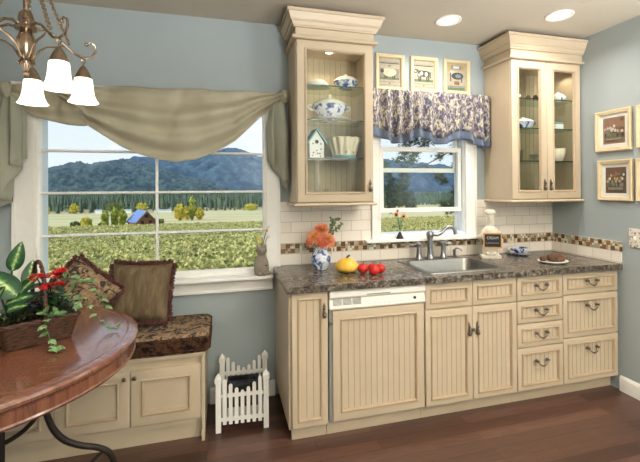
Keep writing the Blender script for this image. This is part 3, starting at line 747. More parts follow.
# ------------------------------------------------------------------ ceiling cans
for i, (x, y) in enumerate(CANS_AND_FILL[:2]):
    lab = ['recessed ceiling light, left of the two above the sink', 'recessed ceiling light, right of the two, by the corner cabinet'][i] if i < 2 else 'unseen fill light added on the ceiling behind the camera'
    t = thing('recessed_light', lab, 'ceiling light', (x, y, HC), group='recessed ceiling lights')
    k = MB().lathe([(.062, -.0005), (.088, -.0005), (.090, -.005), (.086, -.010), (.066, -.006), (.062, -.0005)], seg=28); obj('trim_ring', k, M['white'], t, world=False)
    obj('lens', MB().lathe([(.0001, -.004), (.064, -.004), (.064, -.001), (.0001, -.001)], seg=28), M['lamp'], t, world=False)

# ------------------------------------------------------------------ chandelier
CX, CY = -3.503, -1.041
t = thing('chandelier', 'antique metal chandelier with five lit white bell shades, above the round table', 'chandelier', (CX, CY, 2.0))
k = MB().lathe([(.0001, 1.915), (.008, 1.92), (.011, 1.93), (.006, 1.938), (.012, 1.95), (.018, 1.975), (.012, 1.985), (.024, 2.01), (.028, 2.05), (.020, 2.08), (.014, 2.09), (.036, 2.098), (.042, 2.108), (.034, 2.118), (.020, 2.124), (.028, 2.14), (.022, 2.165), (.010, 2.176), (.009, 2.60)], (CX, CY), 20)
obj('stem', k, M['bronze'], t)
obj('canopy', MB().lathe([(.009, 2.60), (.03, 2.605), (.06, 2.625), (.065, 2.6415), (.0001, 2.6415)], (CX, CY), 24), M['bronze'], t)
for k in range(8):
    a = k * PI / 4; c, s = cos(a), sin(a)
    path = [(CX + c * r, CY + s * r, z) for r, z in ((.018, 2.09), (.028, 2.06), (.026, 2.02), (.016, 1.985), (.026, 1.965), (.030, 1.972))]
    obj('stem_leaf', MB().tube(path, [.004, .006, .006, .004, .004, .003], 6), M['bronze'], t)
for k in range(5):
    a = math.radians(33.5 + 72 * k); c, s = cos(a), sin(a)
    def Q(r, z, d=0): return (CX + c * r - s * d, CY + s * r + c * d, z)
    arm = [(.025, 2.108), (.06, 2.118), (.095, 2.105), (.13, 2.075), (.165, 2.047), (.20, 2.036), (.232, 2.048), (.250, 2.078), (.246, 2.102), (.226, 2.112), (.212, 2.100)]
    mb = MB().tube([Q(*p) for p in arm], [.0055] * 7 + [.005, .0045, .004, .004], 8); mb.sphere(Q(.212, 2.098), .009, 10, 8)
    ar = obj('arm', mb, M['bronze'], t)
    obj('brace', MB().tube([Q(*p) for p in [(.020, 1.99), (.045, 2.03), (.07, 2.05), (.10, 2.058), (.13, 2.072)]], .004, 7), M['bronze'], ar)
    mb = MB()
    for j in range(46):
        q = j / 45; r = .125 * (1 - q) ** 1.6 + .022; z = 2.085 + .42 * q; mb.sphere(Q(r, z, .003 * (-1) ** j), 0.0058, 6, 4, sz=1.4)
    obj('chain', mb, M['bronze'], t)
    x, y = CX + c * .2, CY + s * .2
    mb = MB().tube([(x + .007 * cos(b_), y, 2.024 + .010 * sin(b_)) for b_ in [i * PI / 6 for i in range(12)]], .0025, 5, closed=True)
    mb.tube([(x, y + .006 * cos(b_), 2.008 + .009 * sin(b_)) for b_ in [i * PI / 6 for i in range(12)]], .0025, 5, closed=True)
    mb.lathe([(.004, 2.004), (.009, 2.0), (.013, 1.994), (.022, 1.978), (.030, 1.958), (.033, 1.948), (.029, 1.947)], (x, y), 20)
    f = obj('shade_fitter', mb, M['bronze'], t)
    mb = MB().lathe([(.029, 1.950), (.034, 1.945), (.036, 1.925), (.038, 1.900), (.043, 1.873), (.051, 1.855), (.0585, 1.845), (.0565, 1.845), (.049, 1.856), (.041, 1.874), (.035, 1.900), (.031, 1.940)], (x, y), 28, cap0=False, cap1=False)
    obj('glass_shade', mb, M['shade'], f, ang=180)

# ------------------------------------------------------------------ window bench
t = thing('window_bench', 'cream panelled window seat cabinet under the wide window', 'bench', (-3.77, -.2, 0))
BX0, BX1, BY = -4.690, -2.868, -.388
mb = MB().box(BX0, BX1 - .018, BY, BY + .018, .10, .496).box(BX0, BX0 + .018, BY + .018, -.016, .10, .496).box(BX0 + .018, BX1 - .018, -.034, -.016, .0, .496)
obj('body', mb, M['cream'], t)
obj('end_panel', MB().box(BX1 - .018, BX1, -.412, -.015, .0, .496), M['cream'], t, bevel=.001)
obj('top_board', MB().box(BX0, BX1 + .004, -.418, -.014, .4965, .518), M['cream'], t, bevel=.003)
obj('toe_kick', MB().box(BX0, BX1 - .019, BY + .03, BY + .045, 0, .0995), M['cream'], t)
xs = [-4.38, -4.012, -3.640, -3.266, -2.888]
for i, (a, c) in enumerate(zip(xs, xs[1:])):
    d = door(t, 'door', a + .002, c - .002, .135, .450, BY - .021, .058, 'flat')
    kx = a + .026 if i % 2 else c - .026
    k = MB().lathe([(.0001, 0), (.006, 0), (.005, .010), (.011, .014), (.012, .020), (.007, .026), (.0001, .027)], seg=14).xf(Matrix.Translation((kx, BY - .021, .415)) @ Matrix.Rotation(PI / 2, 4, 'X'))
    obj('knob', k, M['pewter'], d)
# cushion
def soft_box(mb, x0, x1, y0, y1, z0, z1, r, nx, ny):
    v = []; n = 8
    rings = []
    for k in range(-n, n + 1):
        a = k / n * PI / 2; zc = (z0 + r if k < 0 else z1 - r) + r * sin(a); d = r * (1 - cos(a)); R = rr(x0 + d, x1 - d, y0 + d, y1 - d, r * .9, zc, 4)
        rings.append(R)
    return mb.loops(rings, True, True, True)
mb = soft_box(MB(), -4.685, -2.836, -.440, -.020, .5185, .632, .032, 1, 1)
o = obj('seat_cushion', mb, M['tapestry'], ang=60)
o.data.materials.append(M['tapestry_dark'])
for p in o.data.polygons:
    if abs(p.normal.z) < .55: p.material_index = 1
tag(o, 'long tapestry print seat cushion on the window bench', 'cushion')
mb = MB()
for z in (.607, .543):
    mb.tube(rr(-4.681, -2.838, -.437, -.023, .028, z, 5), .005, 6, closed=True)
obj('piping', mb, M['tapestry_dark'], o)
def pillow(label, loc, rot, a, thick, mat, seed, fr=.028):
    t = thing('throw_pillow', label, 'pillow', loc, rot)
    mb = MB(); N = 22; rnd = random.Random(seed)
    def edge(u): return 1 - .06 * (1 - u * u)
    for side in (1, -1):
        v = []
        for j in range(N + 1):
            for i in range(N + 1):
                u, w = -1 + 2 * i / N, -1 + 2 * j / N
                h = thick * ((1 - u ** 4) * (1 - w ** 4)) ** .55 * (1 + .10 * sin(5 * u + seed) * sin(4 * w) + .06 * sin(9 * u * w + seed))
                v.append((u * a * edge(w), side * -h, w * a * edge(u)))
        f = [(j * (N + 1) + i, j * (N + 1) + i + 1, (j + 1) * (N + 1) + i + 1, (j + 1) * (N + 1) + i) for j in range(N) for i in range(N)]
        mb.add(v, f if side == 1 else [tuple(reversed(q)) for q in f])
    obj('cover', mb, mat, t, world=False, ang=180)
    mb = MB(); per = 90
    for sd in range(4):
        for k in range(per):
            u = -1 + 2 * (k + .5) / per; e = a * edge(u)
            p = {0: (u * a * edge(1), e), 1: (e, u * a * edge(1)), 2: (u * a * edge(1), -e), 3: (-e, u * a * edge(1))}[sd]
            n = {0: (0, 1), 1: (1, 0), 2: (0, -1), 3: (-1, 0)}[sd]; tg = (n[1], n[0])
            for q in range(2):
                L = fr * rnd.uniform(.6, 1.1); y = rnd.uniform(-.012, .012); sw = rnd.uniform(-.008, .008); w = .0045
                b0 = Vector((p[0], y * .4, p[1])); tip = b0 + Vector((n[0] * L + tg[0] * sw, y, n[1] * L + tg[1] * sw)); s = Vector((tg[0] * w, 0, tg[1] * w)); d = Vector((0, .005, 0))
                mb.add([b0 - s, b0 + s, tip + s * .8, tip - s * .8, b0 - d, b0 + d, tip + d, tip - d], [(0, 1, 2, 3), (4, 5, 6, 7)])
    f = obj('fringe', mb, M['fringe'], t, world=False)
    return t
pillow('olive brown velvet pillow with burgundy fringe, on the bench by the window', (-3.258, -.150, .828), (-.30, .03, -.10), .176, .062, M['velvet'], 2)
pillow('tapestry print pillow tilted on its corner, behind the basket of plants', (-3.565, -.236, .855), (-.24, .70, -.05), .158, .060, M['tapestry'], 5, .024)

# ------------------------------------------------------------------ round table
TX, TY, TR, TZ = -3.790, -.912, .651, .82
t = thing('dining_table', 'round cherry wood table on scrolled wrought iron legs', 'table', (TX, TY, 0))
mb = MB().lathe([(.0001, TZ - .0005), (.604, TZ), (.608, TZ - .003), (.612, TZ), (TR - .018, TZ - .001), (TR - .006, TZ - .005), (TR, TZ - .014), (TR - .001, TZ - .024), (TR - .010, TZ - .034), (TR - .016, TZ - .036), (TR - .016, TZ - .040)], (TX, TY), 128, cap1=True)
obj('tabletop', mb, M['table'], t, ang=30)
mb = MB().lathe([(TR - .040, TZ - .0405), (TR - .014, TZ - .0405), (TR - .014, TZ - .078), (TR - .010, TZ - .084), (TR - .014, TZ - .092), (TR - .040, TZ - .092), (TR - .040, TZ - .0405)], (TX, TY), 128, cap0=False, cap1=False)
obj('apron', mb, M['table'], t, ang=30)
def spl(P, n=8):
    out = []; P = [Vector(p) for p in P]
    for i in range(len(P) - 1):
        p0, p1, p2, p3 = P[max(i - 1, 0)], P[i], P[i + 1], P[min(i + 2, len(P) - 1)]
        for k in range(n):
            s = k / n; out.append(.5 * ((2 * p1) + (p2 - p0) * s + (2 * p0 - 5 * p1 + 4 * p2 - p3) * s * s + (3 * p1 - p0 - 3 * p2 + p3) * s ** 3))
    out.append(P[-1]); return out
for k in range(3):
    a = math.radians(20 + 120 * k); c, s = cos(a), sin(a)
    def Q(p): return (TX + c * p[0], TY + s * p[0], p[1])
    L = obj('leg', MB().tube(spl([Q(p) for p in [(.25, .775), (.268, .62), (.28, .52), (.292, .455), (.315, .39), (.355, .33), (.415, .285), (.49, .245), (.535, .20), (.555, .13), (.56, .05), (.585, .012)]], 6), .0135, 10), M['iron'], t)
    obj('brace', MB().tube(spl([Q(p) for p in [(.275, .535), (.255, .48), (.205, .425), (.135, .395), (.05, .39)]], 6), .010, 8), M['iron'], L)
    sc_ = [(.515, .232), (.47, .20), (.435, .165)] + [(.415 + .022 * cos(b_) * (1 - i * .05), .165 + .022 * sin(b_) * (1 - i * .05)) for i, b_ in enumerate([.3 + j * .6 for j in range(12)])]
    obj('scroll', MB().tube(spl([Q(p) for p in sc_], 4), .007, 8), M['iron'], L)
    obj('upright', MB().tube([Q((.13, .775)), Q((.13, .02))], .014, 10), M['iron'], t)
obj('under_frame', MB().box(TX - .28, TX + .28, TY - .02, TY + .02, .770, .779).box(TX - .02, TX + .02, TY - .28, TY + .28, .770, .779).tube([(TX + .14 * cos(i * PI / 16), TY + .14 * sin(i * PI / 16), .02) for i in range(32)], .012, 8, closed=True), M['iron'], t)

# ------------------------------------------------------------------ basket and plants
BA = math.radians(32.6); BC = Vector((-3.548, -.851, TZ + .0005))
BM = Matrix.Translation(BC) @ Matrix.Rotation(BA, 4, 'Z')
t = thing('wicker_basket', 'brown wicker basket with arched handle on the round table', 'basket', tuple(BC), (0, 0, BA))
mb = MB(); rings = []
for j in range(22):
    z = .002 + .1 * j / 21; g = j / 21; w = .0022 * (1 if j % 2 else -1)
    hx_, hy_ = .165 + .035 * g, .088 + .026 * g; R = rr(-hx_, hx_, -hy_, hy_, .03, z, 6)
    out = []
    for k, p in enumerate(R):
        d = 1 + .018 * (1 if (k + j) % 2 else -1); out.append((p[0] * d, p[1] * d, z))
    rings.append(out)
# long edges need more weave points
def dense(R, n=12):
    out = []
    for i in range(len(R)):
        a, b_ = Vector(R[i]), Vector(R[(i + 1) % len(R)]); m = max(1, int((b_ - a).length / .011))
        out += [a + (b_ - a) * k / m for k in range(m)]
    return out
rings = []
base = dense(rr(-.116, .116, -.088, .088, .02, 0, 6))
for j in range(20):
    g = j / 19; z = .002 + .098 * g; ring = []
    for k, p in enumerate(base):
        d = 1 + .22 * g + (.016 if (k // 1 + j) % 2 else -.010); ring.append((p.x * d, p.y * (d + .06 * g), z))
    rings.append(ring)
mb.loops(rings, True, True, False)
obj('woven_body', mb, M['wicker'], t, world=False, ang=70)
mb = MB()
for ph in (0, PI):
    pts = []; rim = dense(rr(-.143, .143, -.113, .113, .025, .103, 6)); 
    for k, p in enumerate(rim): pts.append((p.x * (1 + .012 * sin(k * .9 + ph)), p.y * (1 + .018 * sin(k * .9 + ph)), .103 + .005 * cos(k * .9 + ph)))
    mb.tube(pts, .006, 6, closed=True)
obj('braided_rim', mb, M['wicker'], t, world=False)
mb = MB()
for ph in (0, 2 * PI / 3, 4 * PI / 3):
    pts = []
    for k in range(60):
        a = PI * k / 59; y = -.115 * cos(a); z = .09 + .246 * sin(a) ** .7
        pts.append((.012 + .004 * cos(k * .55 + ph), y * (1 + .035 * sin(k * .55 + ph)), z + .004 * sin(k * .55 + ph)))
    mb.tube(pts, .0045, 6)
obj('twisted_handle', mb, M['wicker'], t, world=False)
def leaf(mb, p, d, n, L, W, mi=0, bend=.25, fold=.12, nseg=6, uv=None, shape=.8):
    """leaf blade from p along d, normal n"""
    p, d, n = Vector(p), Vector(d).normalized(), Vector(n); s = d.cross(n).normalized(); n = s.cross(d).normalized(); v = []; f = []
    o = len(mb.v)
    for i in range(nseg + 1):
        q = i / nseg; w = W * .5 * (sin(PI * min(1, q ** shape * .96 + .04))) ** .75 if q < 1 else 0
        c = p + d * (L * q) - n * (bend * L * q * q)
        for k in (-1, -.5, 0, .5, 1): v.append(c + s * (w * k) + n * (abs(k) * w * fold * 2))
    for i in range(nseg):
        for k in range(4): a = i * 5 + k; f.append((a, a + 1, a + 6, a + 5))
    mb.add(v, f, mi)
    if uv is not None:
        for i in range(nseg + 1):
            for k in range(5): uv.append((k / 4, i / nseg))
def B(x, y, z): return BM @ Vector((x, y, z))
# dieffenbachia
t = thing('potted_plant', 'variegated broad-leaved plant at the left of the basket', 'plant', tuple(B(-.07, 0, .06)))
mb = MB(); mb.uvs = []
stem0 = B(-.075, .0, .05)
DL = [((-3.630, -.86, 1.125), (.30, -.1, .90), (.35, -.9, .1), .125, .062), ((-3.580, -.93, 1.03), (-.62, -.15, .75), (.25, -.9, .45), .155, .095), ((-3.60, -.80, 1.04), (.1, .2, .9), (.3, -.9, .2), .12, .06),
      ((-3.62, -.93, 1.00), (.75, -.2, .35), (-.1, -.8, .5), .10, .055), ((-3.66, -.90, 1.06), (-.6, .1, .7), (0, -1, .3), .13, .075), ((-3.60, -.96, .985), (.55, -.35, .25), (0, -.7, .7), .09, .05),
      ((-3.66, -.95, 1.0), (.3, -.4, .5), (0, -.8, .5), .12, .06), ((-3.62, -.97, .97), (-.4, -.6, .25), (0, -.6, .8), .12, .065), ((-3.60, -.88, 1.02), (.55, -.1, .75), (-.3, -.8, .4), .12, .055)]
for p, d, n, L, W in DL: leaf(mb, p, d, n, L, W, 0, .22, .10, 10, mb.uvs, .75)
obj('leaves', mb, M['varieg'], t, ang=180)
mb = MB()
for p, *_ in DL: mb.tube(spl([stem0, (stem0 + Vector(p)) / 2 + Vector((-.01, 0, .03)), Vector(p)], 5), .004, 6)
obj('stems', mb, M['leaf'], t)
# red flowering plant
t = thing('potted_plant', 'red flowering plant under the basket handle', 'plant', tuple(B(.07, 0, .06)))
rnd = random.Random(11); mb = MB(); lf = MB(); st = MB(); c0 = B(.04, .02, .06)
for (cx, cy, cz) in ((-3.512, -.93, 1.098), (-3.450, -.87, 1.108), (-3.490, -.92, 1.055), (-3.452, -.88, 1.050), (-3.475, -.88, 1.09)):
    st.tube(spl([c0, (c0.x * .5 + cx * .5, c0.y * .5 + cy * .5, cz - .05), (cx, cy, cz)], 5), .003, 6)
    for k in range(16):
        th, ph = rnd.uniform(0, 2 * PI), rnd.uniform(-.2, 1.2); u = Vector((cos(th) * cos(ph), sin(th) * cos(ph), sin(ph) * .9)); q = Vector((cx, cy, cz)) + u * .021
        for j in range(4):
            a = th + j * PI / 2; leaf(mb, q, Vector((cos(a), sin(a), .25)), u + Vector((0, 0, .5)), .017, .014, 0, .1, .1, 2)
for k in range(46):
    th = rnd.uniform(0, 2 * PI); r = rnd.uniform(.02, .10); p = c0 + Vector((cos(th) * r * .6, sin(th) * r * .6, rnd.uniform(.02, .16)))
    leaf(lf, p, Vector((cos(th), sin(th), rnd.uniform(-.2, .6))), (0, 0, 1), rnd.uniform(.05, .085), rnd.uniform(.035, .055), 0, .3, .1, 5)
obj('petals', mb, M['petalred'], t, ang=180); obj('leaves', lf, M['leafdark'], t, ang=180); obj('stems', st, M['leaf'], t)
# trailing ivy
t = thing('trailing_ivy', 'trailing variegated ivy spilling over the right end of the basket', 'plant', tuple(B(.16, 0, .09)))
vines = [[B(.11, -.03, .09), (-3.40, -.84, .985), (-3.345, -.82, .935), (-3.305, -.82, .87), (-3.265, -.83, .835), (-3.225, -.845, .830)],
         [B(.06, -.09, .10), (-3.465, -.975, .925), (-3.445, -1.0, .885), (-3.425, -1.02, .84), (-3.405, -1.035, .829), (-3.385, -1.05, .829)],
         [B(.11, .02, .09), (-3.42, -.78, 1.03), (-3.37, -.75, 1.02), (-3.325, -.75, .96), (-3.29, -.76, .90)],
         [B(.11, .0, .10), (-3.44, -.86, 1.0), (-3.40, -.86, .98), (-3.375, -.87, .95)], [B(.06, -.09, .10), (-3.47, -.97, .955), (-3.43, -.955, .945), (-3.405, -.93, .935)], [B(.10, .03, .10), (-3.46, -.80, 1.06), (-3.41, -.77, 1.05), (-3.365, -.75, 1.03)]]
vm = MB(); lm = MB(); rnd = random.Random(5)
for vi, V in enumerate(vines):
    P = spl(V, 7); vm.tube(P, .0022, 5)
    for i in range(2, len(P), 4 if vi < 2 else 3):
        d = (P[min(i + 1, len(P) - 1)] - P[i - 1]).normalized(); s = Vector((rnd.uniform(-1, 1), rnd.uniform(-1, .3), rnd.uniform(.0, .5)))
        L = rnd.uniform(.022, .036) if vi < 1 else rnd.uniform(.030, .044); q = P[i] + Vector((0, 0, .006)); dd = (d * .5 + s).normalized()
        if q.z < .85: dd.z = abs(dd.z) * .3
        for da, sc2 in ((0, 1), (.85, .62), (-.85, .62)):
            leaf(lm, q, Matrix.Rotation(da, 3, 'Z') @ dd, (.1, -.5, .85), L * sc2, L * .52 * sc2, 0, .15, .12, 4)
obj('vines', vm, M['stem'], t); obj('leaves', lm, M['ivy'], t, ang=180)
# moss and low foliage filling the basket
mb = MB(); rnd = random.Random(9)
for k in range(620):
    x, y = rnd.uniform(-.132, .132), rnd.uniform(-.105, .105); z = .085 + .04 * rnd.random() + .02 * (1 - (x / .14) ** 2); th = rnd.uniform(0, 2 * PI)
    leaf(mb, B(x, y, z), (cos(th), sin(th), rnd.uniform(-.1, .9)), (0, 0, 1), rnd.uniform(.018, .036), rnd.uniform(.008, .016), 0, .3, .1, 2)
o = obj('basket_moss', mb, M['moss'], ang=180); tag(o, 'dark low foliage and moss filling the wicker basket', 'moss', kind='stuff')

# ------------------------------------------------------------------ picket fence holder
t = thing('magazine_holder', 'white picket fence magazine holder on the floor beside the bench', 'magazine rack', (-2.640, -.21, 0), (0, 0, -.07))
posts = []
for sy, zh in ((-1, .335), (1, .335)):
    for sx in (-1, 1):
        x, y = sx * .142, sy * .150
        mb = MB().box(x - .0155, x + .0155, y - .0155, y + .0155, .0, zh - .035).box(x - .021, x + .021, y - .021, y + .021, zh - .035, zh - .010)
        mb.loops([[(x - .019, y - .019, zh - .010), (x + .019, y - .019, zh - .010), (x + .019, y + .019, zh - .010), (x - .019, y + .019, zh - .010)], [(x - .001, y - .001, zh + .018), (x + .001, y - .001, zh + .018), (x + .001, y + .001, zh + .018), (x - .001, y + .001, zh + .018)]], True, True, True)
        obj('post', mb, M['white'], t, world=False, bevel=.001)
def slat(c, w, zh, along):
    mb = MB(); x0 = -w / 2; poly = [(x0, .045), (-x0, .045), (-x0, zh - .012), (-x0 * .7, zh - .004), (0, zh), (x0 * .7, zh - .004), (x0, zh - .012)]
    mb.prism(poly, -.004, .004)
    if along == 'y': mb.xf(Matrix.Rotation(PI / 2, 4, 'Z'))
    return mb.xf(Matrix.Translation((c[0], c[1], 0)))
for sy in (-1, 1):
    for k in range(7):
        x = -.105 + k * .035; zh = .245 + .075 * (abs(k - 3) / 3) ** 1.4
        obj('picket', slat((x, sy * .158), .022, zh, 'x'), M['white'], t, world=False)
    for z in (.075, .215): obj('rail', MB().box(-.127, .127, sy * .150 - .004, sy * .150 + .004, z - .011, z + .011), M['white'], t, world=False)
for sx in (-1, 1):
    for k in range(6):
        y = -.1 + k * .04; zh = .245 + .06 * (abs(k - 2.5) / 2.5) ** 1.4
        obj('picket', slat((sx * .149, y), .022, zh, 'y'), M['white'], t, world=False)
    for z in (.075, .215): obj('rail', MB().box(sx * .141 - .004, sx * .141 + .004, -.134, .134, z - .011, z + .011), M['white'], t, world=False)
obj('floor_board', MB().box(-.136, .136, -.145, .145, .055, .064), M['white'], t, world=False)
FR = Matrix.Translation((-2.640, -.21, 0)) @ Matrix.Rotation(-.07, 4, 'Z')
for i, (y, h, m, w, lab) in enumerate(((.045, .175, 'darkmag', .20, 'dark covered magazine at the back of the picket fence holder'), (.020, .150, 'creambook', .19, 'pale covered magazine in the middle of the picket fence holder'), (-.01, .165, 'darkmag', .20, 'dark covered magazine at the front of the picket fence holder'))):
    o = obj('magazine', MB().box(-w / 2, w / 2, y, y + .012, .0645, .0645 + h).xf(FR), M[m], bevel=.002); tag(o, lab, 'magazine', 'magazines in the picket fence holder')

# ------------------------------------------------------------------ things on the counter and sills
CT = .9156
# blue and white pitcher
t = thing('pitcher', 'blue and white china pitcher holding orange mums on the counter', 'pitcher', (-2.117, -.205, CT))
mb = MB().lathe([(.0001, .002), (.040, 0), (.042, .006), (.052, .022), (.066, .055), (.068, .078), (.060, .104), (.044, .124), (.038, .138), (.042, .152), (.039, .152), (.034, .138), (.04, .12), (.0001, .11)], seg=32)
obj('body', mb, M['bluewhite'], t, world=False, ang=180)
obj('handle', MB().tube(spl([(.040, .01, .140), (.062, .012, .158), (.082, .014, .135), (.080, .014, .10), (.062, .012, .075)], 6), .0065, 8), M['china'], t, world=False)
def mum(label, c, r, mat, seed, base):
    t = thing('chrysanthemum', label, 'flower', tuple(c), group='mums in the blue and white pitcher')
    rnd = random.Random(seed); mb = MB(); ax = (Vector(c) - Vector(base)).normalized() + Vector((0, -.55, 0)); ax.normalize()
    q = ax.to_track_quat('Z', 'Y')
    for ring, (n, el, L) in enumerate(((16, .05, 1), (15, .35, .95), (13, .7, .8), (9, 1.1, .6))):
        for k in range(n):
            a = 2 * PI * k / n + ring * .3 + rnd.uniform(-.1, .1); d = Vector((cos(a) * cos(el), sin(a) * cos(el), sin(el)))
            leaf(mb, Vector(c) + q @ (d * r * .12), q @ d, q @ Vector((-cos(a) * sin(el), -sin(a) * sin(el), cos(el))), r * L * rnd.uniform(.85, 1.05), r * .30, 0, .05 if ring else .25, .2, 3)
    obj('petals', mb, M[mat], t, ang=180); obj('heart', MB().sphere(Vector(c) + ax * r * .22, r * .2, 8, 6), M['mumheart'], t)
    obj('stem', MB().tube(spl([Vector(base), (Vector(base) + Vector(c)) / 2 + Vector((0, .01, .01)), Vector(c)], 4), .003, 6), M['stem'], t)
pb = (-2.117, -.205, CT + .115)
for lab, c, r, m in (('large orange chrysanthemum with yellow heart, at the left of the pitcher', (-2.165, -.225, 1.135), .062, 'petalorange'), ('peach chrysanthemum, topmost in the pitcher', (-2.110, -.20, 1.185), .058, 'petalorange'),
                     ('orange chrysanthemum leaning right over the pitcher rim', (-2.070, -.235, 1.115), .058, 'petalorange'), ('coral chrysanthemum low at the front of the pitcher', (-2.118, -.262, 1.105), .042, 'petalrust'), ('small dark coral chrysanthemum at the far left of the pitcher', (-2.195, -.20, 1.10), .034, 'petalrust')):
    mum(lab, c, r, m, len(lab), pb)
t = thing('leafy_sprig', 'grey green leafy sprig rising right of the mums', 'sprig', pb)
vm = MB(); lm = MB(); rnd = random.Random(21)
for V in ([pb, (-2.06, -.19, 1.15), (-2.025, -.19, 1.22), (-1.985, -.19, 1.262)], [pb, (-2.05, -.18, 1.15), (-2.03, -.18, 1.22), (-2.035, -.18, 1.258)], [pb, (-2.05, -.2, 1.14), (-2.0, -.2, 1.19), (-1.965, -.2, 1.222)]):
    P = spl(V, 6); vm.tube(P, .002, 5)
    for i in range(7, len(P)):
        for s in (-1, 1):
            a = rnd.uniform(0, 2 * PI); leaf(lm, P[i], (cos(a), -.3 + .3 * s, sin(a)), (0, -1, .3), rnd.uniform(.014, .026), .014, 0, .1, .1, 3)
obj('stems', vm, M['stem'], t); obj('leaves', lm, M['eucal'], t, ang=180)
# squash
t = thing('pattypan_squash', 'yellow scalloped squash on the counter beside the tomatoes', 'squash', (-1.975, -.345, CT)); t.scale = (.93, .93, .96)
mb = MB().lathe([(.0001, .004), (.03, 0), (.060, .006), (.080, .022), (.086, .036), (.078, .056), (.058, .078), (.030, .093), (.010, .095), (.0001, .092)], seg=60, flute=lambda a, z: 1 + .055 * abs(cos(5 * a)) * max(0, 1 - abs(z - .036) / .05) - .03)
obj('body', mb, M['squash'], t, world=False, ang=180)
obj('stem', MB().tube([(0, 0, .088), (.006, 0, .104), (.022, -.002, .114)], [.010, .007, .008], 8), M['stem'], t, world=False)
G = 'red tomatoes on the counter'
for lab, x, y, r in (('red tomato at the left of the cluster, touching the squash side', -1.890, -.425, .036), ('red tomato at the front of the cluster', -1.838, -.487, .034), ('red tomato at the right of the cluster', -1.776, -.438, .033), ('red tomato at the back of the cluster', -1.810, -.385, .030)):
    t = thing('tomato', lab, 'tomato', (x, y, CT), group=G)
    mb = MB().lathe([(r * sin(PI * i / 14), r * .92 - r * .92 * cos(PI * i / 14) - (r * .14 if i == 14 else 0) - (r * .05 if i == 13 else 0)) for i in range(15)], seg=24, flute=lambda a, z: 1 + .02 * cos(5 * a)); mb.v = [(px_, py_, max(0, pz_)) for px_, py_, pz_ in mb.v]
    obj('fruit', mb, M['tomato'], t, world=False, ang=180)
    mb = MB()
    for k in range(5): leaf(mb, (0, 0, r * 1.70), (cos(k * 1.257), sin(k * 1.257), .25), (0, 0, 1), r * .7, r * .22, 0, .5, .1, 3)
    mb.tube([(0, 0, r * 1.66), (.002, 0, r * 1.9), (.010, .006, r * 2.05)], .0025, 6); obj('calyx', mb, M['leafdark'], t, world=False)
# chef figurine
t = thing('chef_figurine', 'cream chef figurine holding a small blackboard on the counter', 'figurine', (-.742, -.165, CT), (0, 0, -.42)); t.scale = (.86, .86, .94)
mb = MB(); mb.loops([rr(-.085, .085, -.055, .055, .012, z, 4) for z in (0, .022)] + [rr(-.075, .075, -.046, .046, .02, .028, 4)], True, True, True)
obj('plinth', mb, M['plaster'], t, world=False, bevel=.002)
mb = MB().lathe([(.076, .028), (.074, .05), (.064, .10), (.056, .14), (.060, .17), (.066, .20), (.064, .225), (.056, .243), (.042, .256), (.032, .262), (.030, .270), (.033, .284), (.036, .302), (.036, .322), (.030, .338), (.018, .346), (.0001, .348)], seg=28, sx=1, sy=.72)
for s in (-1, 1):   # arms, shoes and ears grow out of the same surface
    mb.tube(spl([(s * .052, -.004, .232), (s * .070, -.020, .198), (s * .070, -.048, .166), (s * .060, -.066, .158)], 5), [.018] * 5 + [.016] * 5 + [.013] * 6, 10)
    mb.sphere((s * .060, -.068, .158), .015, 10, 8)
    mb.sphere((s * .030, -.036, .038), .024, 10, 6, sx=.9, sy=1.2, sz=.6)
    mb.sphere((s * .036, 0, .312), .008, 8, 6)
mb.sphere((0, -.028, .312), .007, 8, 6); mb.sphere((-.010, -.025, .303), .006, 8, 5, sx=1.7); mb.sphere((.010, -.025, .303), .006, 8, 5, sx=1.7)
obj('body', mb, M['plaster'], t, world=False, ang=60)
mb = MB().lathe([(.036, .330), (.038, .350), (.036, .354), (.043, .362), (.047, .376), (.042, .392), (.026, .400), (.0001, .402)], seg=30, flute=lambda a, z: 1 + (.06 * sin(8 * a) if z > .356 else 0), sx=1, sy=.85)
obj('chef_hat', mb, M['plaster'], t, world=False, ang=60)
mb = MB().sphere((-.012, -.0285, .319), .003, 6, 5).sphere((.012, -.0285, .319), .003, 6, 5); obj('eyes', mb, M['stone'], t, world=False)
bd = obj('blackboard', MB().box(-.070, .070, -.088, -.082, .100, .205), M['slate'], t, world=False)
obj('board_frame', MB().ring(-.080, .080, .090, .215, [(0, -.080), (0, -.092), (.0105, -.092), (.0105, -.086)]).box(-.08, .08, -.0815, -.079, .09, .215), M['oak'], bd, world=False)
def text_mesh(s, size):
    cu = bpy.data.curves.new('txt', 'FONT'); cu.body = s; cu.size = size; cu.align_x = 'CENTER'; cu.align_y = 'CENTER'; cu.resolution_u = 3; cu.extrude = .0004
    o = bpy.data.objects.new('txt', cu); COL.objects.link(o); dg = bpy.context.evaluated_depsgraph_get(); dg.update()
    me = bpy.data.meshes.new_from_object(o.evaluated_get(dg)); bpy.data.objects.remove(o); mb = MB()
    mb.add([tuple(v.co) for v in me.vertices], [tuple(p.vertices) for p in me.polygons]); bpy.data.meshes.remove(me); return mb
mb = text_mesh('CREAM', .031).xf(Matrix.Translation((0, -.0884, .173)) @ Matrix.Rotation(PI / 2, 4, 'X'))
sb = MB()
for k in range(7): sb.tube([(-.055 + k * .016, -.0885, .128), (-.050 + k * .016, -.0885, .137), (-.046 + k * .016, -.0885, .128)], .0012, 4)
obj('chalk_lettering', mb, M['chalk'], bd, world=False); obj('chalk_scribble', sb, M['chalk'], bd, world=False)
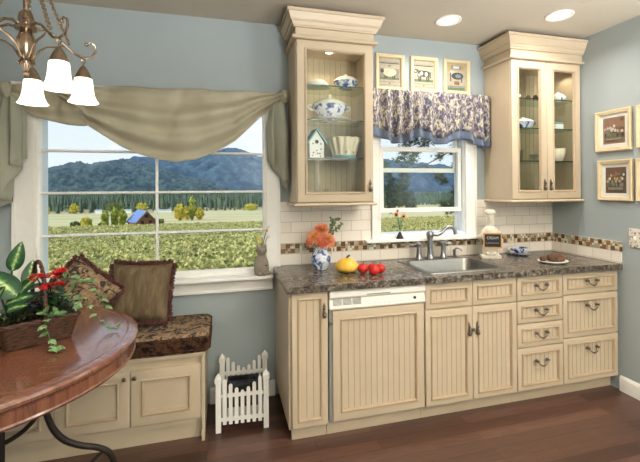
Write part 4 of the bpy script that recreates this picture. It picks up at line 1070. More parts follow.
# cup and saucer
t = thing('teacup', 'blue and white teacup on a saucer, right of the chef figurine', 'cup', (-.435, -.115, CT + .0105))
mb = MB().lathe([(.0001, .003), (.024, 0), (.028, .005), (.046, .014), (.060, .030), (.067, .048), (.064, .048), (.056, .030), (.042, .014), (.0001, .010)], seg=28); obj('bowl', mb, M['bluewhite'], t, world=False, ang=180)
obj('handle', MB().tube(spl([(-.062, 0, .044), (-.084, 0, .050), (-.094, 0, .034), (-.080, 0, .018), (-.052, 0, .018)], 5), .0045, 8), M['china'], t, world=False)
mb = MB().lathe([(.0001, .002), (.045, 0), (.048, .004), (.072, .010), (.092, .018), (.090, .020), (.068, .013), (.040, .010), (.0001, .010)], (-.435, -.115), 36); mb.v = [(x, y, z + CT) for x, y, z in mb.v]
tag(obj('saucer', mb, M['bluewhite_fine'], ang=180), 'blue and white saucer under the teacup', 'saucer')
# plate and pastries
mb = MB().lathe([(.0001, .002), (.07, 0), (.075, .004), (.100, .010), (.115, .018), (.113, .020), (.095, .013), (.065, .009), (.0001, .009)], (-.452, -.485), 40, sx=.95, sy=.8); mb.v = [(x, y, z + CT) for x, y, z in mb.v]
tag(obj('plate', mb, M['china'], ang=180), 'small white plate under the brown loaves', 'plate')
def loaf(label, c, L, r, ang, knots):
    t = thing('bread_loaf', label, 'bread', (c[0], c[1], CT + .0115), (0, 0, ang), 'brown loaves on the plate')
    rings = []
    for i in range(25):
        u = -1 + 2 * i / 24; e = max(.06, (1 - abs(u) ** 2.6)) ** .5 * (1 + .20 * abs(sin(knots * PI * (u + 1) / 2)) - .10)
        rings.append([(u * L, r * e * cos(2 * PI * k / 16), max(.002, r * .75 + r * .92 * e * sin(2 * PI * k / 16))) for k in range(16)])
    obj('crust', MB().loops(rings, True, True, True), M['bread'], t, world=False, ang=180)
loaf('long brown loaf on the small plate by the corner', (-.432, -.490), .068, .033, -.35, 5)
loaf('short twisted brown roll at the left end of the small plate', (-.515, -.460), .026, .022, .5, 2)
# cat vase on the wide sill
t = thing('cat_vase', 'grey stoneware cat vase at the right end of the wide window sill', 'vase', (-2.505, -.052, .8682))
mb = MB().lathe([(.034, 0), (.044, .004), (.051, .03), (.052, .06), (.046, .095), (.034, .122), (.024, .134), (.029, .146), (.037, .165), (.036, .183), (.022, .196), (.012, .197)], seg=28, sx=1, sy=.8)
for s in (-1, 1): mb.loops([[(s * .024 + dx, dy, .188) for dx, dy in ((-.011, -.010), (.011, -.010), (.011, .010), (-.011, .010))], [(s * .028 + dx * .1, dy * .1, .214) for dx, dy in ((-.011, -.010), (.011, -.010), (.011, .010), (-.011, .010))]], True, True, True)
mb.tube(spl([(.030, .02, .012), (.058, .0, .014), (.050, -.03, .016), (.020, -.043, .014)], 5), .009, 8)
for s in (-1, 1): mb.sphere((s * .016, -.036, .012), .013, 8, 6, sy=1.3)
obj('body', mb, M['stone'], t, world=False, ang=60)
mb = MB()
for s in (-1, 1): mb.sphere((s * .011, -.0255, .174), .0035, 6, 5)
mb.sphere((0, -.027, .165), .003, 6, 5).box(.0, .034, -.036, -.033, .066, .074); obj('painted_face', mb, M['slate'], t, world=False)
t = thing('wildflower_bunch', 'yellow and white wildflowers standing in the cat vase', 'flowers', (-2.505, -.052, 1.04))
sm_ = MB(); pm = MB(); rnd = random.Random(3)
for k, (dx, z) in enumerate(((-.02, .075), (.012, .10), (.035, .135), (.05, .09), (.0, .05), (.045, .16))):
    e = Vector((dx, rnd.uniform(-.01, .02), z)); sm_.tube(spl([(0, 0, -.02), e * .5 + Vector((0, 0, .01)), e], 4), .0016, 5)
    for j in range(7):
        a = j * .9; leaf(pm, e, (cos(a), -.2, sin(a)), (0, -1, 0), .015, .009, k % 2, .1, .1, 2)
obj('stems', sm_, M['stem'], t, world=False); obj('petals', pm, [M['petalyellow'], M['china']], t, world=False, ang=180)
# cone bud vase on the sink sill
t = thing('bud_vase', 'small glass bud vase on a black cone base on the sink window sill', 'vase', (-1.452, -.036, 1.0772))
obj('cone_base', MB().lathe([(.0001, 0), (.030, 0), (.028, .006), (.006, .052), (.0001, .054)], seg=20), M['black'], t, world=False)
obj('glass_funnel', MB().lathe([(.004, .052), (.010, .058), (.015, .09), (.024, .128), (.034, .155), (.032, .155), (.022, .126), (.012, .092), (.003, .062)], seg=20), M['vaseglass'], t, world=False, ang=180)
for lab, dx, dz in (('red and yellow daisy leaning right in the bud vase', .022, .172), ('red and yellow daisy leaning left in the bud vase', -.040, .186), ('small red daisy, topmost in the bud vase', -.028, .215)):
    t = thing('daisy', lab, 'flower', (-1.452, -.036, 1.14), group='daisies in the bud vase')
    e = Vector((dx, -.02, dz - .063)); obj('stem', MB().tube(spl([(0, 0, 0), (dx * .3, -.004, .05), e], 5), .0018, 5), M['stem'], t, world=False)
    pm = MB(); big = .022 if dz < .2 else .014
    for j in range(10): leaf(pm, e, (cos(j * .628), -.15, sin(j * .628)), (0, -1, 0), big, big * .5, j % 2, .1, .1, 3)
    obj('petals', pm, [M['petalyellow'], M['petalrust']], t, world=False, ang=180); obj('heart', MB().sphere(e + Vector((0, -.004, 0)), big * .45, 8, 6), plain('daisy_heart', H(110, 26, 22), .6), t, world=False)

# ------------------------------------------------------------------ china in the left wall cabinet
def lathe_thing(name, label, cat, loc, prof, mat, group=None, seg=32, parts=(), rot=(0, 0, 0), **k):
    t = thing(name, label, cat, loc, rot, group); obj('body', MB().lathe(prof, seg=seg, **k), mat, t, world=False, ang=50)
    for n, mb, m in parts: obj(n, mb, m, t, world=False, ang=50)
    return t
def bowl(r, h, foot=.5, th=.004):
    P = [(.0001, .003), (r * foot, 0), (r * foot, h * .08)]
    for i in range(1, 8): a = i / 7; P.append((r * (foot + (1 - foot) * sin(a * PI / 2)), h * (.08 + .92 * (1 - cos(a * PI / 2)) ** .9)))
    Q = [(max(.0001, x - th), z + .001) for x, z in reversed(P[3:])]
    return P + Q + [(.0001, h * .14)]
S1, S2, S3, S0 = 2.1585, 1.9285, 1.6725, 1.3925
GL = 'china in the left wall cabinet'
lathe_thing('platter', 'white oval dish upside down on the top shelf of the left glass cabinet', 'dish', (-2.135, -.19, S1), [(.092, 0), (.094, .006), (.080, .030), (.052, .050), (.020, .056), (.0001, .056)], M['china'], GL, sy=.8)
t = lathe_thing('casserole', 'blue and white covered dish on the top shelf, right of the white dish', 'dish', (-1.925, -.19, S1), [(.0001, .002), (.05, 0), (.054, .006), (.082, .034), (.090, .052), (.0001, .052)], M['bluewhite_fine'], GL, sy=.85,
    parts=[('lid', MB().lathe([(.094, .0525), (.090, .060), (.060, .082), (.022, .092), (.010, .094), (.012, .106), (.0001, .110)], seg=32, sy=.85), M['china'])])
t = lathe_thing('tureen', 'large blue and white lidded tureen on the second shelf of the left cabinet', 'tureen', (-2.045, -.185, S2), [(.0001, .003), (.070, 0), (.074, .012), (.060, .022), (.072, .036), (.108, .066), (.122, .098), (.120, .112), (.0001, .112)], M['bluewhite'], GL, sy=.85,
    parts=[('lid', MB().lathe([(.124, .1125), (.120, .120), (.090, .140), (.050, .156), (.014, .162), (.010, .168), (.017, .178), (.012, .188), (.0001, .190)], seg=32, sy=.85), M['china']),
           ('handle', MB().tube(spl([(-.112, 0, .098), (-.145, 0, .110), (-.146, 0, .084), (-.112, 0, .076)], 5), .006, 8), M['china']), ('handle', MB().tube(spl([(.112, 0, .098), (.145, 0, .110), (.146, 0, .084), (.112, 0, .076)], 5), .006, 8), M['china']),
           ('base_plate', MB().lathe([(.075, .0105), (.12, .014), (.132, .020), (.130, .022), (.074, .016)], seg=32, sy=.85), M['china'])])
t = thing('birdhouse', 'small white birdhouse with a teal roof on the third shelf', 'birdhouse', (-2.158, -.215, S3), (0, 0, .15), GL)
obj('house', MB().prism([(-.050, 0), (.050, 0), (.054, .105), (.0, .180), (-.054, .105)], -.04, .04), M['china'], t, world=False, bevel=.001)
mb = MB()
for s in (-1, 1): mb.prism([(0, .198), (0, .184), (s * .066, .092), (s * .074, .098)] if s < 0 else [(0, .184), (0, .198), (s * .074, .098), (s * .066, .092)], -.055, .050)
obj('roof', mb, M['teal'], t, world=False)
k = MB().lathe([(.0001, 0), (.013, 0), (.013, .002), (.0001, .002)], seg=18).xf(Matrix.Translation((0, -.040, .108)) @ Matrix.Rotation(PI / 2, 4, 'X')); obj('entrance_hole', k, M['black'], t, world=False)
mb = MB()
for x, z in ((-.028, .095), (.028, .095), (.0, .05), (.022, .03), (-.024, .035), (.030, .060)): mb.sphere((x, -.0405, z), .006, 6, 4, sy=.3)
obj('painted_flowers', mb, M['pewter'], t, world=False); obj('painted_dots', MB().sphere((.006, -.041, .030), .007, 6, 4, sy=.3).sphere((.026, -.041, .012), .006, 6, 4, sy=.3).sphere((-.03, -.041, .015), .006, 6, 4, sy=.3), M['amber'], t, world=False)
fl = lambda a, z: 1 + .05 * sin(14 * a) * min(1, z / .05)
lathe_thing('fluted_bowl', 'cream fluted bowl on the third shelf, right of the birdhouse', 'bowl', (-1.945, -.195, S3), [(.0001, .003), (.072, 0), (.078, .006), (.080, .022), (.092, .06), (.104, .10), (.118, .142), (.114, .142), (.098, .1), (.075, .03), (.0001, .02)], M['cream_china'], GL, 112, flute=fl,
    parts=[('blue_foot_band', MB().lathe([(.0745, .0), (.0815, .004), (.0835, .022), (.078, .022)], seg=40, cap0=False, cap1=False), M['teal'])] + [('painted_flower', MB().sphere((.0935 * cos(a), .0935 * sin(a), .040), .006, 6, 4), M['amber']) for a in (-1.1, -1.7, -2.2)])
lathe_thing('cake_plate', 'pale flat plate on the floor of the left glass cabinet', 'plate', (-1.955, -.19, S0), [(.0001, .002), (.07, 0), (.074, .006), (.115, .018), (.113, .021), (.07, .012), (.0001, .011)], M['china'], GL, sy=.9)
t = thing('glass_bird', 'small clear glass bird on the floor of the left glass cabinet', 'figurine', (-2.108, -.24, S0), (0, 0, .3), GL)
mb = MB().sphere((0, 0, .028), .026, 14, 10, sx=1.25, sz=1).sphere((.024, 0, .062), .015, 12, 8); mb.tube([(.036, 0, .062), (.050, 0, .060)], [.005, .001], 6); mb.tube([(-.022, 0, .032), (-.046, 0, .05), (-.062, 0, .07)], [.014, .010, .002], 8); mb.lathe([(.016, 0), (.012, .006)], seg=12)
obj('body', mb, M['vaseglass'], t, world=False)
# right wall cabinet
GR = 'china in the right wall cabinet'
lathe_thing('small_dish', 'small white dish at the left of the top shelf, right cabinet', 'dish', (-.530, -.19, S1), bowl(.050, .034), M['china'], GR)
for lab, x, r in (('brown seashell standing left on the top shelf of the right cabinet', -.405, .026), ('brown seashell standing right on the top shelf of the right cabinet', -.335, .030)):
    t = thing('seashell', lab, 'seashell', (x, -.2, S1), (0, 0, 0), GR); mb = MB()
    v = [(0, -.008, 0)] + [(r * 1.1 * cos(a), .0, .004 + r * 1.5 * sin(a) * (1 + .03 * (-1) ** i)) for i, a in enumerate([PI * (i / 14) for i in range(15)])] + [(0, .012, r * .6)]
    mb.add(v, [(0, i + 1, i + 2) for i in range(14)] + [(16, i + 2, i + 1) for i in range(14)] + [(0, 16, 1), (0, 15, 16)]); obj('shell', mb, M['bread'], t, world=False)
t = lathe_thing('round_teapot', 'round white teapot with a blue patch on the top shelf, right cabinet', 'teapot', (-.115, -.20, S1), [(.0001, .003), (.026, 0), (.030, .006), (.044, .022), (.048, .040), (.040, .058), (.022, .070), (.010, .074), (.008, .082), (.0001, .084)], M['china'], GR,
    parts=[('blue_patch', MB().sphere((.012, -.030, .030), .028, 12, 8, sz=.8), M['bluewhite'])])
t = lathe_thing('gravy_boat', 'blue and white lidded dish on the second shelf of the right cabinet', 'dish', (-.455, -.20, S2), [(.0001, .003), (.05, 0), (.054, .008), (.078, .030), (.090, .052), (.0001, .052)], M['bluewhite'], GR, sy=.8,
    parts=[('lid', MB().lathe([(.093, .0525), (.086, .062), (.05, .078), (.012, .084), (.010, .092), (.0001, .094)], seg=32, sy=.8), M['china']), ('handle', MB().tube(spl([(.082, 0, .05), (.112, 0, .062), (.112, 0, .034), (.078, 0, .03)], 5), .005, 8), M['china'])])
t = thing('small_tin', 'small pale blue box on the second shelf of the right cabinet', 'box', (-.130, -.20, S2), (0, 0, .1), GR)
obj('box', MB().box(-.042, .042, -.03, .03, 0, .048), M['china'], t, world=False, bevel=.003); obj('lid', MB().box(-.044, .044, -.032, .032, .0485, .062), M['teal'], t, world=False, bevel=.003)
lathe_thing('glass_tumbler', 'clear glass tumbler on the third shelf at the left, right cabinet', 'glass', (-.505, -.20, S3), [(.0001, .004), (.028, 0), (.030, .004), (.036, .085), (.033, .085), (.028, .010), (.0001, .010)], M['vaseglass'], GR)
lathe_thing('glass_jar', 'low clear glass jar on the third shelf, right of the tumbler', 'glass', (-.345, -.19, S3), [(.0001, .004), (.035, 0), (.038, .005), (.040, .05), (.030, .058), (.027, .058), (.036, .05), (.0001, .010)], M['vaseglass'], GR)
lathe_thing('white_bowl', 'deep cream bowl on the third shelf of the right cabinet', 'bowl', (-.130, -.19, S3), [(.0001, .003), (.040, 0), (.044, .006), (.062, .030), (.070, .066), (.072, .104), (.068, .104), (.064, .062), (.05, .03), (.0001, .016)], M['cream_china'], GR, 56, flute=lambda a, z: 1 + .012 * sin(16 * a))
for lab, x, r in (('dark pewter plate on the floor of the right cabinet behind the left door', -.395, .095), ('dark pewter plate on the floor of the right cabinet behind the right door', -.165, .11)):
    lathe_thing('pewter_plate', lab, 'plate', (x, -.19, S0), [(.0001, .004), (r * .6, 0), (r * .64, .006), (r, .026), (r * .97, .029), (r * .6, .012), (.0001, .012)], M['pewter'], GR)

# ------------------------------------------------------------------ outside
NPR = np.random.default_rng(4)
def ground_z(x, y):
    return np.interp(y, [0.14, 3, 5, 10, 20, 40, 90, 125, 250, 400, 700, 1500], [-1.0, -1.0, -1.15, -1.75, -2.75, -4.3, -7.6, -9.4, -15.0, -20.5, -22, -16]) + .0 * x
GM = ramped('field_ground', [(.3, H(92, 98, 50)), (.6, H(132, 126, 78)), (.8, H(150, 136, 98))], .6, .95, 6)
MEADOW = ramped('meadow_grass', [(.34, H(166, 172, 112)), (.48, H(186, 184, 130)), (.54, H(208, 180, 146)), (.68, H(160, 164, 106))], .03, .95, 4, 0, 0, (.35, 1.4, 1))
ys = [0.145, 1, 3, 5, 8, 12, 20, 30, 40, 60, 90, 118, 125, 160, 200, 250, 320, 400, 500, 700, 1000, 1500]
mb = MB(); nx = 30
for y in ys:
    for i in range(nx + 1): x = -6 - y * 1.2 + (14 + y * 2.9) * i / nx; mb.v.append((x, y, float(ground_z(x, y))))
for j in range(len(ys) - 1):
    for i in range(nx): a = j * (nx + 1) + i; mb.f.append((a, a + 1, a + nx + 2, a + nx + 1)); mb.m.append(0 if ys[j] < 117 else 1 if ys[j] < 440 else 2)
o = struct('terrain', mb, [GM, MEADOW, ramped('forest_floor', [(.4, H(60, 80, 66)), (.6, H(84, 102, 84))], .05, .95)])
# vineyard rows
VL = m_leaf('vine_leaf', (104, 112, 44), (236, 226, 150), 4.5, .7, .35)  # wide tone range puts highlights and shadows into the leaf colour
t_ = VL.node_tree
v = []; f = []
def add_leaves(C, S):
    n = len(C); N = NPR.normal(size=(n, 3)); N[:, 2] += .7; N[:, 1] -= .5; N /= np.linalg.norm(N, axis=1)[:, None]
    R = NPR.normal(size=(n, 3)); T = np.cross(N, R); T /= np.linalg.norm(T, axis=1)[:, None]; B_ = np.cross(N, T); S = S[:, None]
    P = np.stack([C - T * S * .5, C + B_ * S * .5 + N * S * .1, C + T * S * .5, C - B_ * S * .5 - N * S * .06], 1).reshape(-1, 3)
    base = len(v); v.extend(P.tolist()); f.extend([(base + 4 * i, base + 4 * i + 1, base + 4 * i + 2, base + 4 * i + 3) for i in range(n)])
rows = []; y = 5.2
while y < 106: rows.append(y); y += 1.55 if y < 40 else 3.2
for y in rows:
    x0, x1 = -4.4 - y * .60, 6 + y * .95 if y > 9 else 4
    n = int(min(3200, (x1 - x0) * (330 if y < 9 else 160 if y < 16 else 66 if y < 40 else 18))); xs_ = NPR.uniform(x0, x1, n)
    zt = ground_z(xs_, y) + .95 + .12 * np.sin(xs_ * 2.3 + y)
    zz = zt - np.abs(NPR.normal(0, .22, n)); yy = y + NPR.normal(0, .28 if y < 40 else .6, n)
    add_leaves(np.stack([xs_, yy, zz], 1), NPR.uniform(.75, 1.3, n) * (.105 + .0042 * y))
mb = MB(); mb.v = v; mb.f = f; mb.m = [0] * len(f)
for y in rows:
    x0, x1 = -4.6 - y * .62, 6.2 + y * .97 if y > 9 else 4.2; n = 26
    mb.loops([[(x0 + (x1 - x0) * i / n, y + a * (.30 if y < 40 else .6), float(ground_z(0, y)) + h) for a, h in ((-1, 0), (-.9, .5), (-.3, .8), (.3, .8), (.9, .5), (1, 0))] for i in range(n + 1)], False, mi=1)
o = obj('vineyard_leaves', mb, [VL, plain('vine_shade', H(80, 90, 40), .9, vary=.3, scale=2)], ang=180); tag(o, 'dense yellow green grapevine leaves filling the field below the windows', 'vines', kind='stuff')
# trees
def conifer_mesh(h, seed, r=.2):
    rnd = random.Random(seed); mb = MB(); n = 13
    for k in range(n):
        q = k / n; z = h * (.08 + .9 * q); R = h * r * (1 - q) ** .8 + .06 * h * .2; m = 11; ring = []; top = (0, 0, z + h * .13)
        o = len(mb.v); a0 = rnd.random() * 6
        vs = [top] + [(R * (1 if i % 2 else .55) * rnd.uniform(.8, 1.1) * cos(a0 + 2 * PI * i / (2 * m)), R * (1 if i % 2 else .55) * sin(a0 + 2 * PI * i / (2 * m)) * rnd.uniform(.8, 1.1), z - (h * .05 if i % 2 else 0)) for i in range(2 * m)]
        mb.add(vs, [(0, 1 + i, 1 + (i + 1) % (2 * m)) for i in range(2 * m)])
    return mb
FIR = [m_leaf('conifer_needles', (60, 78, 66), (98, 114, 90), .08, .9, .1), m_leaf('conifer_needles_light', (74, 92, 70), (116, 128, 94), .08, .9, .1)]
BARK = plain('tree_bark', H(92, 74, 58), .9, vary=.3, scale=5)
def tree(name, label, loc, crown, mat, th, tr, group=None):
    t = thing(name, label, 'tree', loc, (0, 0, random.random() * 6), group)
    obj('crown', crown, mat, t, world=False, ang=180); obj('trunk', MB().tube([(0, 0, -.2), (0, 0, th)], [tr, tr * .5], 7), BARK, t, world=False); return t
rnd = random.Random(77); protos = []
GC = 'conifers along the far edge of the meadow'
for k in range(4):
    y = 415; p = tree('conifer_tree', 'tall dark green conifer in the tree line beyond the meadow', (-298 - k * 12, y, float(ground_z(0, y))), conifer_mesh(15 + 2.2 * k, k, .17 + .02 * k), FIR[k % 2], 3, .3, GC); protos.append(p)
def copy_tree(src, loc, s, rz):
    r = src.copy(); COL.objects.link(r); r.location = loc; r.scale = (s, s, s); r.rotation_euler = (0, 0, rz)
    for ch in list(src.children):
        c = ch.copy(); COL.objects.link(c); c.parent = r
    return r
for k in range(96):
    row = k % 2; i = k // 2; x = -290 + 9.0 * i + 4.5 * row if i < 36 else 95 + 9.0 * (i - 36) + 4.5 * row; y = 409 + 12 * row
    s = rnd.uniform(.30, .80) if x < 60 else rnd.uniform(.35, .5)
    copy_tree(protos[k % 4], (x + rnd.uniform(-.8, .8), y + rnd.uniform(-1, 1), float(ground_z(0, y)) - .3), s, rnd.random() * 6)
# forest behind, one mass of trees
mb = MB()
for k in range(2600):
    x = rnd.uniform(-420, 480); y = 440 + 220 * rnd.random() ** 2; h = rnd.uniform(7, 17) if x < 60 else rnd.uniform(6, 9); z = float(ground_z(0, y)) + (y - 440) * .05
    for q in range(4):
        R = h * .17 * (1 - q * .22); zz = z + h * (.1 + .2 * q); a0 = rnd.random() * 6
        vs = [(x, y, zz + h * .34)] + [(x + R * cos(a0 + i * PI / 3), y + R * sin(a0 + i * PI / 3), zz) for i in range(6)]; mb.add(vs, [(0, 1 + i, 1 + (i + 1) % 6) for i in range(6)])
o = obj('conifer_forest', mb, FIR[0], ang=180); tag(o, 'dense belt of dark conifers at the foot of the hills', 'forest', kind='stuff')
# bushy yellow trees
def bushy(seed, w, h, n=420, ls=.5):
    g = np.random.default_rng(seed); d = g.normal(size=(n, 3)); d /= np.linalg.norm(d, axis=1)[:, None]; rad = g.uniform(.55, 1.05, n)[:, None]
    C = d * rad * np.array([w / 2, w / 2, h / 2]) + np.array([0, 0, h * .52]); mb = MB()
    C[:, :2] *= 1 + .18 * np.sin(C[:, 2:3] * 2.1 + seed)
    for c in C:
        a, b_ = g.uniform(0, 6.28), g.uniform(-.6, .9); s = ls * g.uniform(.6, 1.3); T = Vector((cos(a), sin(a), 0)) * s; N = Vector((-sin(a) * b_, cos(a) * b_, 1)).normalized() * s
        c = Vector(c); mb.add([c - T * .5, c + N * .6, c + T * .5, c - N * .6], [(0, 1, 2, 3)])
    return mb
YEL = m_leaf('yellow_autumn_leaves', (172, 168, 58), (224, 206, 96), 1.2, .8, .3); YG = m_leaf('yellow_green_leaves', (136, 150, 56), (196, 196, 96), 1.2, .8, .3); OLV = m_leaf('olive_leaves', (84, 100, 52), (130, 138, 76), 1.2, .8, .3)
for nm, lab, x, y, w, h, m in (
    ('poplar_tree', 'yellow green bushy tree left of the blue roofed cabin, nearest the cabin', -30.4, 122, 1.8, 5.0, YG), ('poplar_tree', 'yellow green bushy tree left of the cabin, middle of three', -32.6, 123, 1.7, 5.3, YG), ('poplar_tree', 'yellow green bushy tree left of the cabin, farthest left of three', -34.8, 122, 1.7, 4.6, YG),
    ('shrub', 'low yellow shrub at the left of the field', -40.6, 126, 3.2, 2.8, YEL), ('shrub', 'low olive shrub at the far left of the field', -44.0, 128, 3.0, 1.7, OLV), ('shrub', 'small olive shrub between the yellow shrub and the bushy trees', -36.6, 127, 1.8, 1.3, OLV),
    ('poplar_tree', 'tall thin yellow poplar right of the cabin, tallest of its group', -15.5, 172, 2.4, 9.5, YG), ('autumn_tree', 'bright yellow tree left of the tall poplar', -20.2, 170, 4.0, 6.6, YEL), ('autumn_tree', 'yellow tree between the bright yellow tree and the poplar', -18.4, 180, 3.2, 5.6, YEL), ('autumn_tree', 'yellow tree right of the tall poplar', -12.6, 172, 3.2, 5.0, YEL),
    ('shrub', 'dark olive bush in the meadow behind the cabin', -33.5, 150, 3.4, 2.0, OLV), ('shrub', 'dark olive bush in the meadow right of the cabin', -23.8, 140, 4.4, 1.6, OLV),
    ('autumn_tree', 'yellow tree against the forest behind the cabin', -75, 396, 10, 9, YEL), ('autumn_tree', 'olive tree against the forest above the cabin roof', -98, 398, 14, 10, OLV), ('autumn_tree', 'small yellow tree against the forest at the left', -152, 396, 8, 8, YEL), ('autumn_tree', 'pale yellow tree against the forest left of the cabin', -130, 398, 7, 9, YEL),
    ('autumn_tree', 'light green tree standing beyond the vineyard in the sink window', 51, 150, 7.5, 4.8, YG), ('autumn_tree', 'small yellow tree at the right of the meadow against the forest', 22, 396, 12, 7, YEL)):
    tree(nm, lab, (x, y, float(ground_z(0, y)) - .1), bushy(int(abs(x) * 7 + y), w, h, 420 if h > 2 else 260, .35 + .05 * h + y * .0011), m, h * .5, .08 + .012 * h)
# cabin
t = thing('cabin', 'brown timber cabin with a blue roof across the vineyard', 'house', (-25.2, 121, float(ground_z(0, 121)) + .5), (0, 0, math.radians(28)))
W_, D_, hw, hr = 2.6, 3.6, 1.1, 3.9
obj('walls', MB().prism([(-W_, -1.2), (W_, -1.2), (W_, hw), (0, hr), (-W_, hw)], -D_, D_), plain('brown_timber', H(146, 100, 66), .85, vary=.2, scale=3), t, world=False)
mb = MB()
for s in (-1, 1):
    P = [(0, hr + .25), (0, hr + .05), (s * (W_ + .35), hw - .35), (s * (W_ + .45), hw - .2)]; mb.prism(P if s > 0 else P[::-1], -D_ - .45, D_ + .45)
obj('roof', mb, plain('blue_metal_roof', H(96, 122, 178), .5, vary=.06, scale=3), t, world=False)
obj('window', MB().box(-.5, .5, -D_ - .06, -D_, 2.2, 3.0).box(-1.4, -.7, -D_ - .06, -D_, .5, 1.4).box(.7, 1.4, -D_ - .06, -D_, .5, 1.4), M['black'], t, world=False)
obj('gable_trim', MB().prism([(-W_ - .4, hw - .25), (-W_ - .2, hw - .3), (0, hr - .12), (W_ + .2, hw - .3), (W_ + .4, hw - .25), (0, hr + .18)], -D_ - .5, -D_ - .42), plain('fascia', H(190, 150, 108), .7), t, world=False)
for lab, x, y, w, d, h in (('far white farm building above the cabin roof, left one', -109, 392, 5, 4, 2.6), ('far white farm building above the cabin roof, right one', -86, 392, 6, 4, 2.4), ('long low pale barn at the far side of the meadow behind the poplars', -57, 394, 14, 4, 1.6)):
    t = thing('farm_building', lab, 'house', (x, y, float(ground_z(0, y))), (0, 0, .2), 'far farm buildings'); obj('walls', MB().box(-w / 2, w / 2, -d / 2, d / 2, 0, h), M['white'], t, world=False); obj('roof', MB().prism([(-w / 2 - .3, h), (w / 2 + .3, h), (w / 2, h + .9), (-w / 2, h + .9)], -d / 2 - .2, d / 2 + .2), plain('pale_roof', H(190, 200, 214), .5), t, world=False)
# hills
def hill(name, pts, y0, depth, mats, seed, amp):
    px_ = [p[0] for p in pts]; pz = [p[1] for p in pts]; mb = MB(); nx_, ny = 220, 60; g = np.random.default_rng(seed)
    X = np.linspace(px_[0], px_[-1], nx_); ph = g.uniform(0, 6.28, 40); kx = g.uniform(.004, .06, 40); ky = g.uniform(-.05, .05, 40)
    V = []
    for j in range(ny + 1):
        q = j / ny; y = y0 - depth * (1 - q)
        for x in X:
            top = np.interp(x, px_, pz); base = -24.0
            s = q ** .85; z = base + (top - base) * s
            n = sum(np.sin(x * kx[i] + y * ky[i] + ph[i]) * (.02 / (kx[i] + .02)) for i in range(24)) / 4
            z += amp * n * min(1, 4 * q) * (1 - .75 * q) + g.uniform(-1, 1) * 4.0 * min(1, q * 3); V.append((x, y, z))
    mb.add(V, [(j * nx_ + i, j * nx_ + i + 1, (j + 1) * nx_ + i + 1, (j + 1) * nx_ + i) for j in range(ny) for i in range(nx_ - 1)])
    return struct(name, mb, mats, ang=180)
FOR1 = ramped('forested_slope', [(.36, H(20, 40, 46)), (.47, H(42, 66, 70)), (.55, H(74, 94, 86)), (.68, H(114, 120, 100))], .07, .95, 8, 0, 0, (1, .5, 1), nr=.72)  # greens shifted to blue, haze put into the slope colour
FOR2 = ramped('far_forested_slope', [(.36, H(20, 44, 62)), (.5, H(42, 70, 88)), (.64, H(78, 104, 110))], .04, .95, 8, 0, 0, (1, .5, 1), nr=.72)  # blue of the distance haze is partly in this colour
k1 = 1500 / 2500.; CAMX, CAMZ = -2.753, 1.472
def sc_(pts, k): return [(CAMX + (x - CAMX) * k, CAMZ + (z - CAMZ) * k) for x, z in pts]
near = sc_([(-1500, 60), (-1150, 70), (-1000, 92), (-916, 106), (-864, 122), (-768, 150), (-720, 138), (-694, 128), (-660, 140), (-619, 164), (-558, 176), (-491, 170), (-430, 150), (-360, 120), (-280, 92), (-180, 60), (-60, 20), (40, -10)], k1)
far = [(-900, 40), (-700, 110), (-560, 150), (-480, 172), (-413, 184), (-360, 176), (-300, 176), (-224, 196), (-112, 215), (-40, 236), (20, 250), (60, 244), (91, 233), (150, 208), (223, 186), (360, 150), (500, 140), (640, 165), (800, 190), (920, 196), (1036, 190), (1144, 160), (1300, 150), (1446, 146), (1564, 142), (1900, 120), (2300, 90)]
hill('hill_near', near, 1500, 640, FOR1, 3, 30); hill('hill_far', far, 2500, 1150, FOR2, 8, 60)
# valley haze between the hills
t = NT('valley_haze'); vs = t.n('ShaderNodeVolumePrincipled'); vs.inputs['Color'].default_value = (.42, .60, 1, 1); vs.inputs['Density'].default_value = .00018; vs.inputs['Anisotropy'].default_value = .1
t.l(vs.outputs[0], t.out.inputs['Volume'])
HAZE = True
if HAZE:
    o = obj('valley_haze', MB().box(-2200, 4200, 700, 1330, -40, 420), t.mat); tag(o, 'thin blue haze lying between the forest and the far mountain', 'haze', kind='stuff')
# pine by the sink window
t = thing('pine_tree', 'pine branches hanging outside the sink window', 'tree', (3.6, 5.6, float(ground_z(0, 5.6))))
PZ = WM[t.name]
obj('trunk', MB().tube([(3.6, 5.6, -1.6), (3.62, 5.6, 2), (3.6, 5.6, 6.5)], [.22, .19, .10], 12), BARK, t)
NEED = m_leaf('pine_needles', (38, 54, 34), (78, 94, 60), 3, .8, .2)
brs = [[(3.6, 5.6, 3.1), (2.9, 5.2, 2.70), (2.113, 5.0, 2.288), (1.45, 5.0, 1.95), (1.1, 5.0, 1.86), (.9, 5.0, 1.62)], [(3.6, 5.6, 2.2), (2.9, 5.2, 1.95), (2.35, 5.0, 1.55), (2.05, 5.0, 1.20), (1.9, 5.0, 1.05)], [(3.6, 5.6, 3.6), (2.7, 5.1, 3.0), (1.9, 5.0, 2.62), (1.45, 5.0, 2.48), (1.0, 5.0, 2.3)],
       [(1.45, 5.0, 1.95), (1.6, 4.95, 1.80), (1.80, 4.95, 1.66), (1.9, 4.95, 1.58)], [(2.9, 5.2, 2.7), (2.5, 5.1, 2.30), (2.25, 5.05, 2.05)]]
for b_ in brs: obj('branch', MB().tube(spl(b_, 5), [(.022 - .016 * i / (5 * (len(b_) - 1))) for i in range(5 * (len(b_) - 1) + 1)], 7), BARK, t)
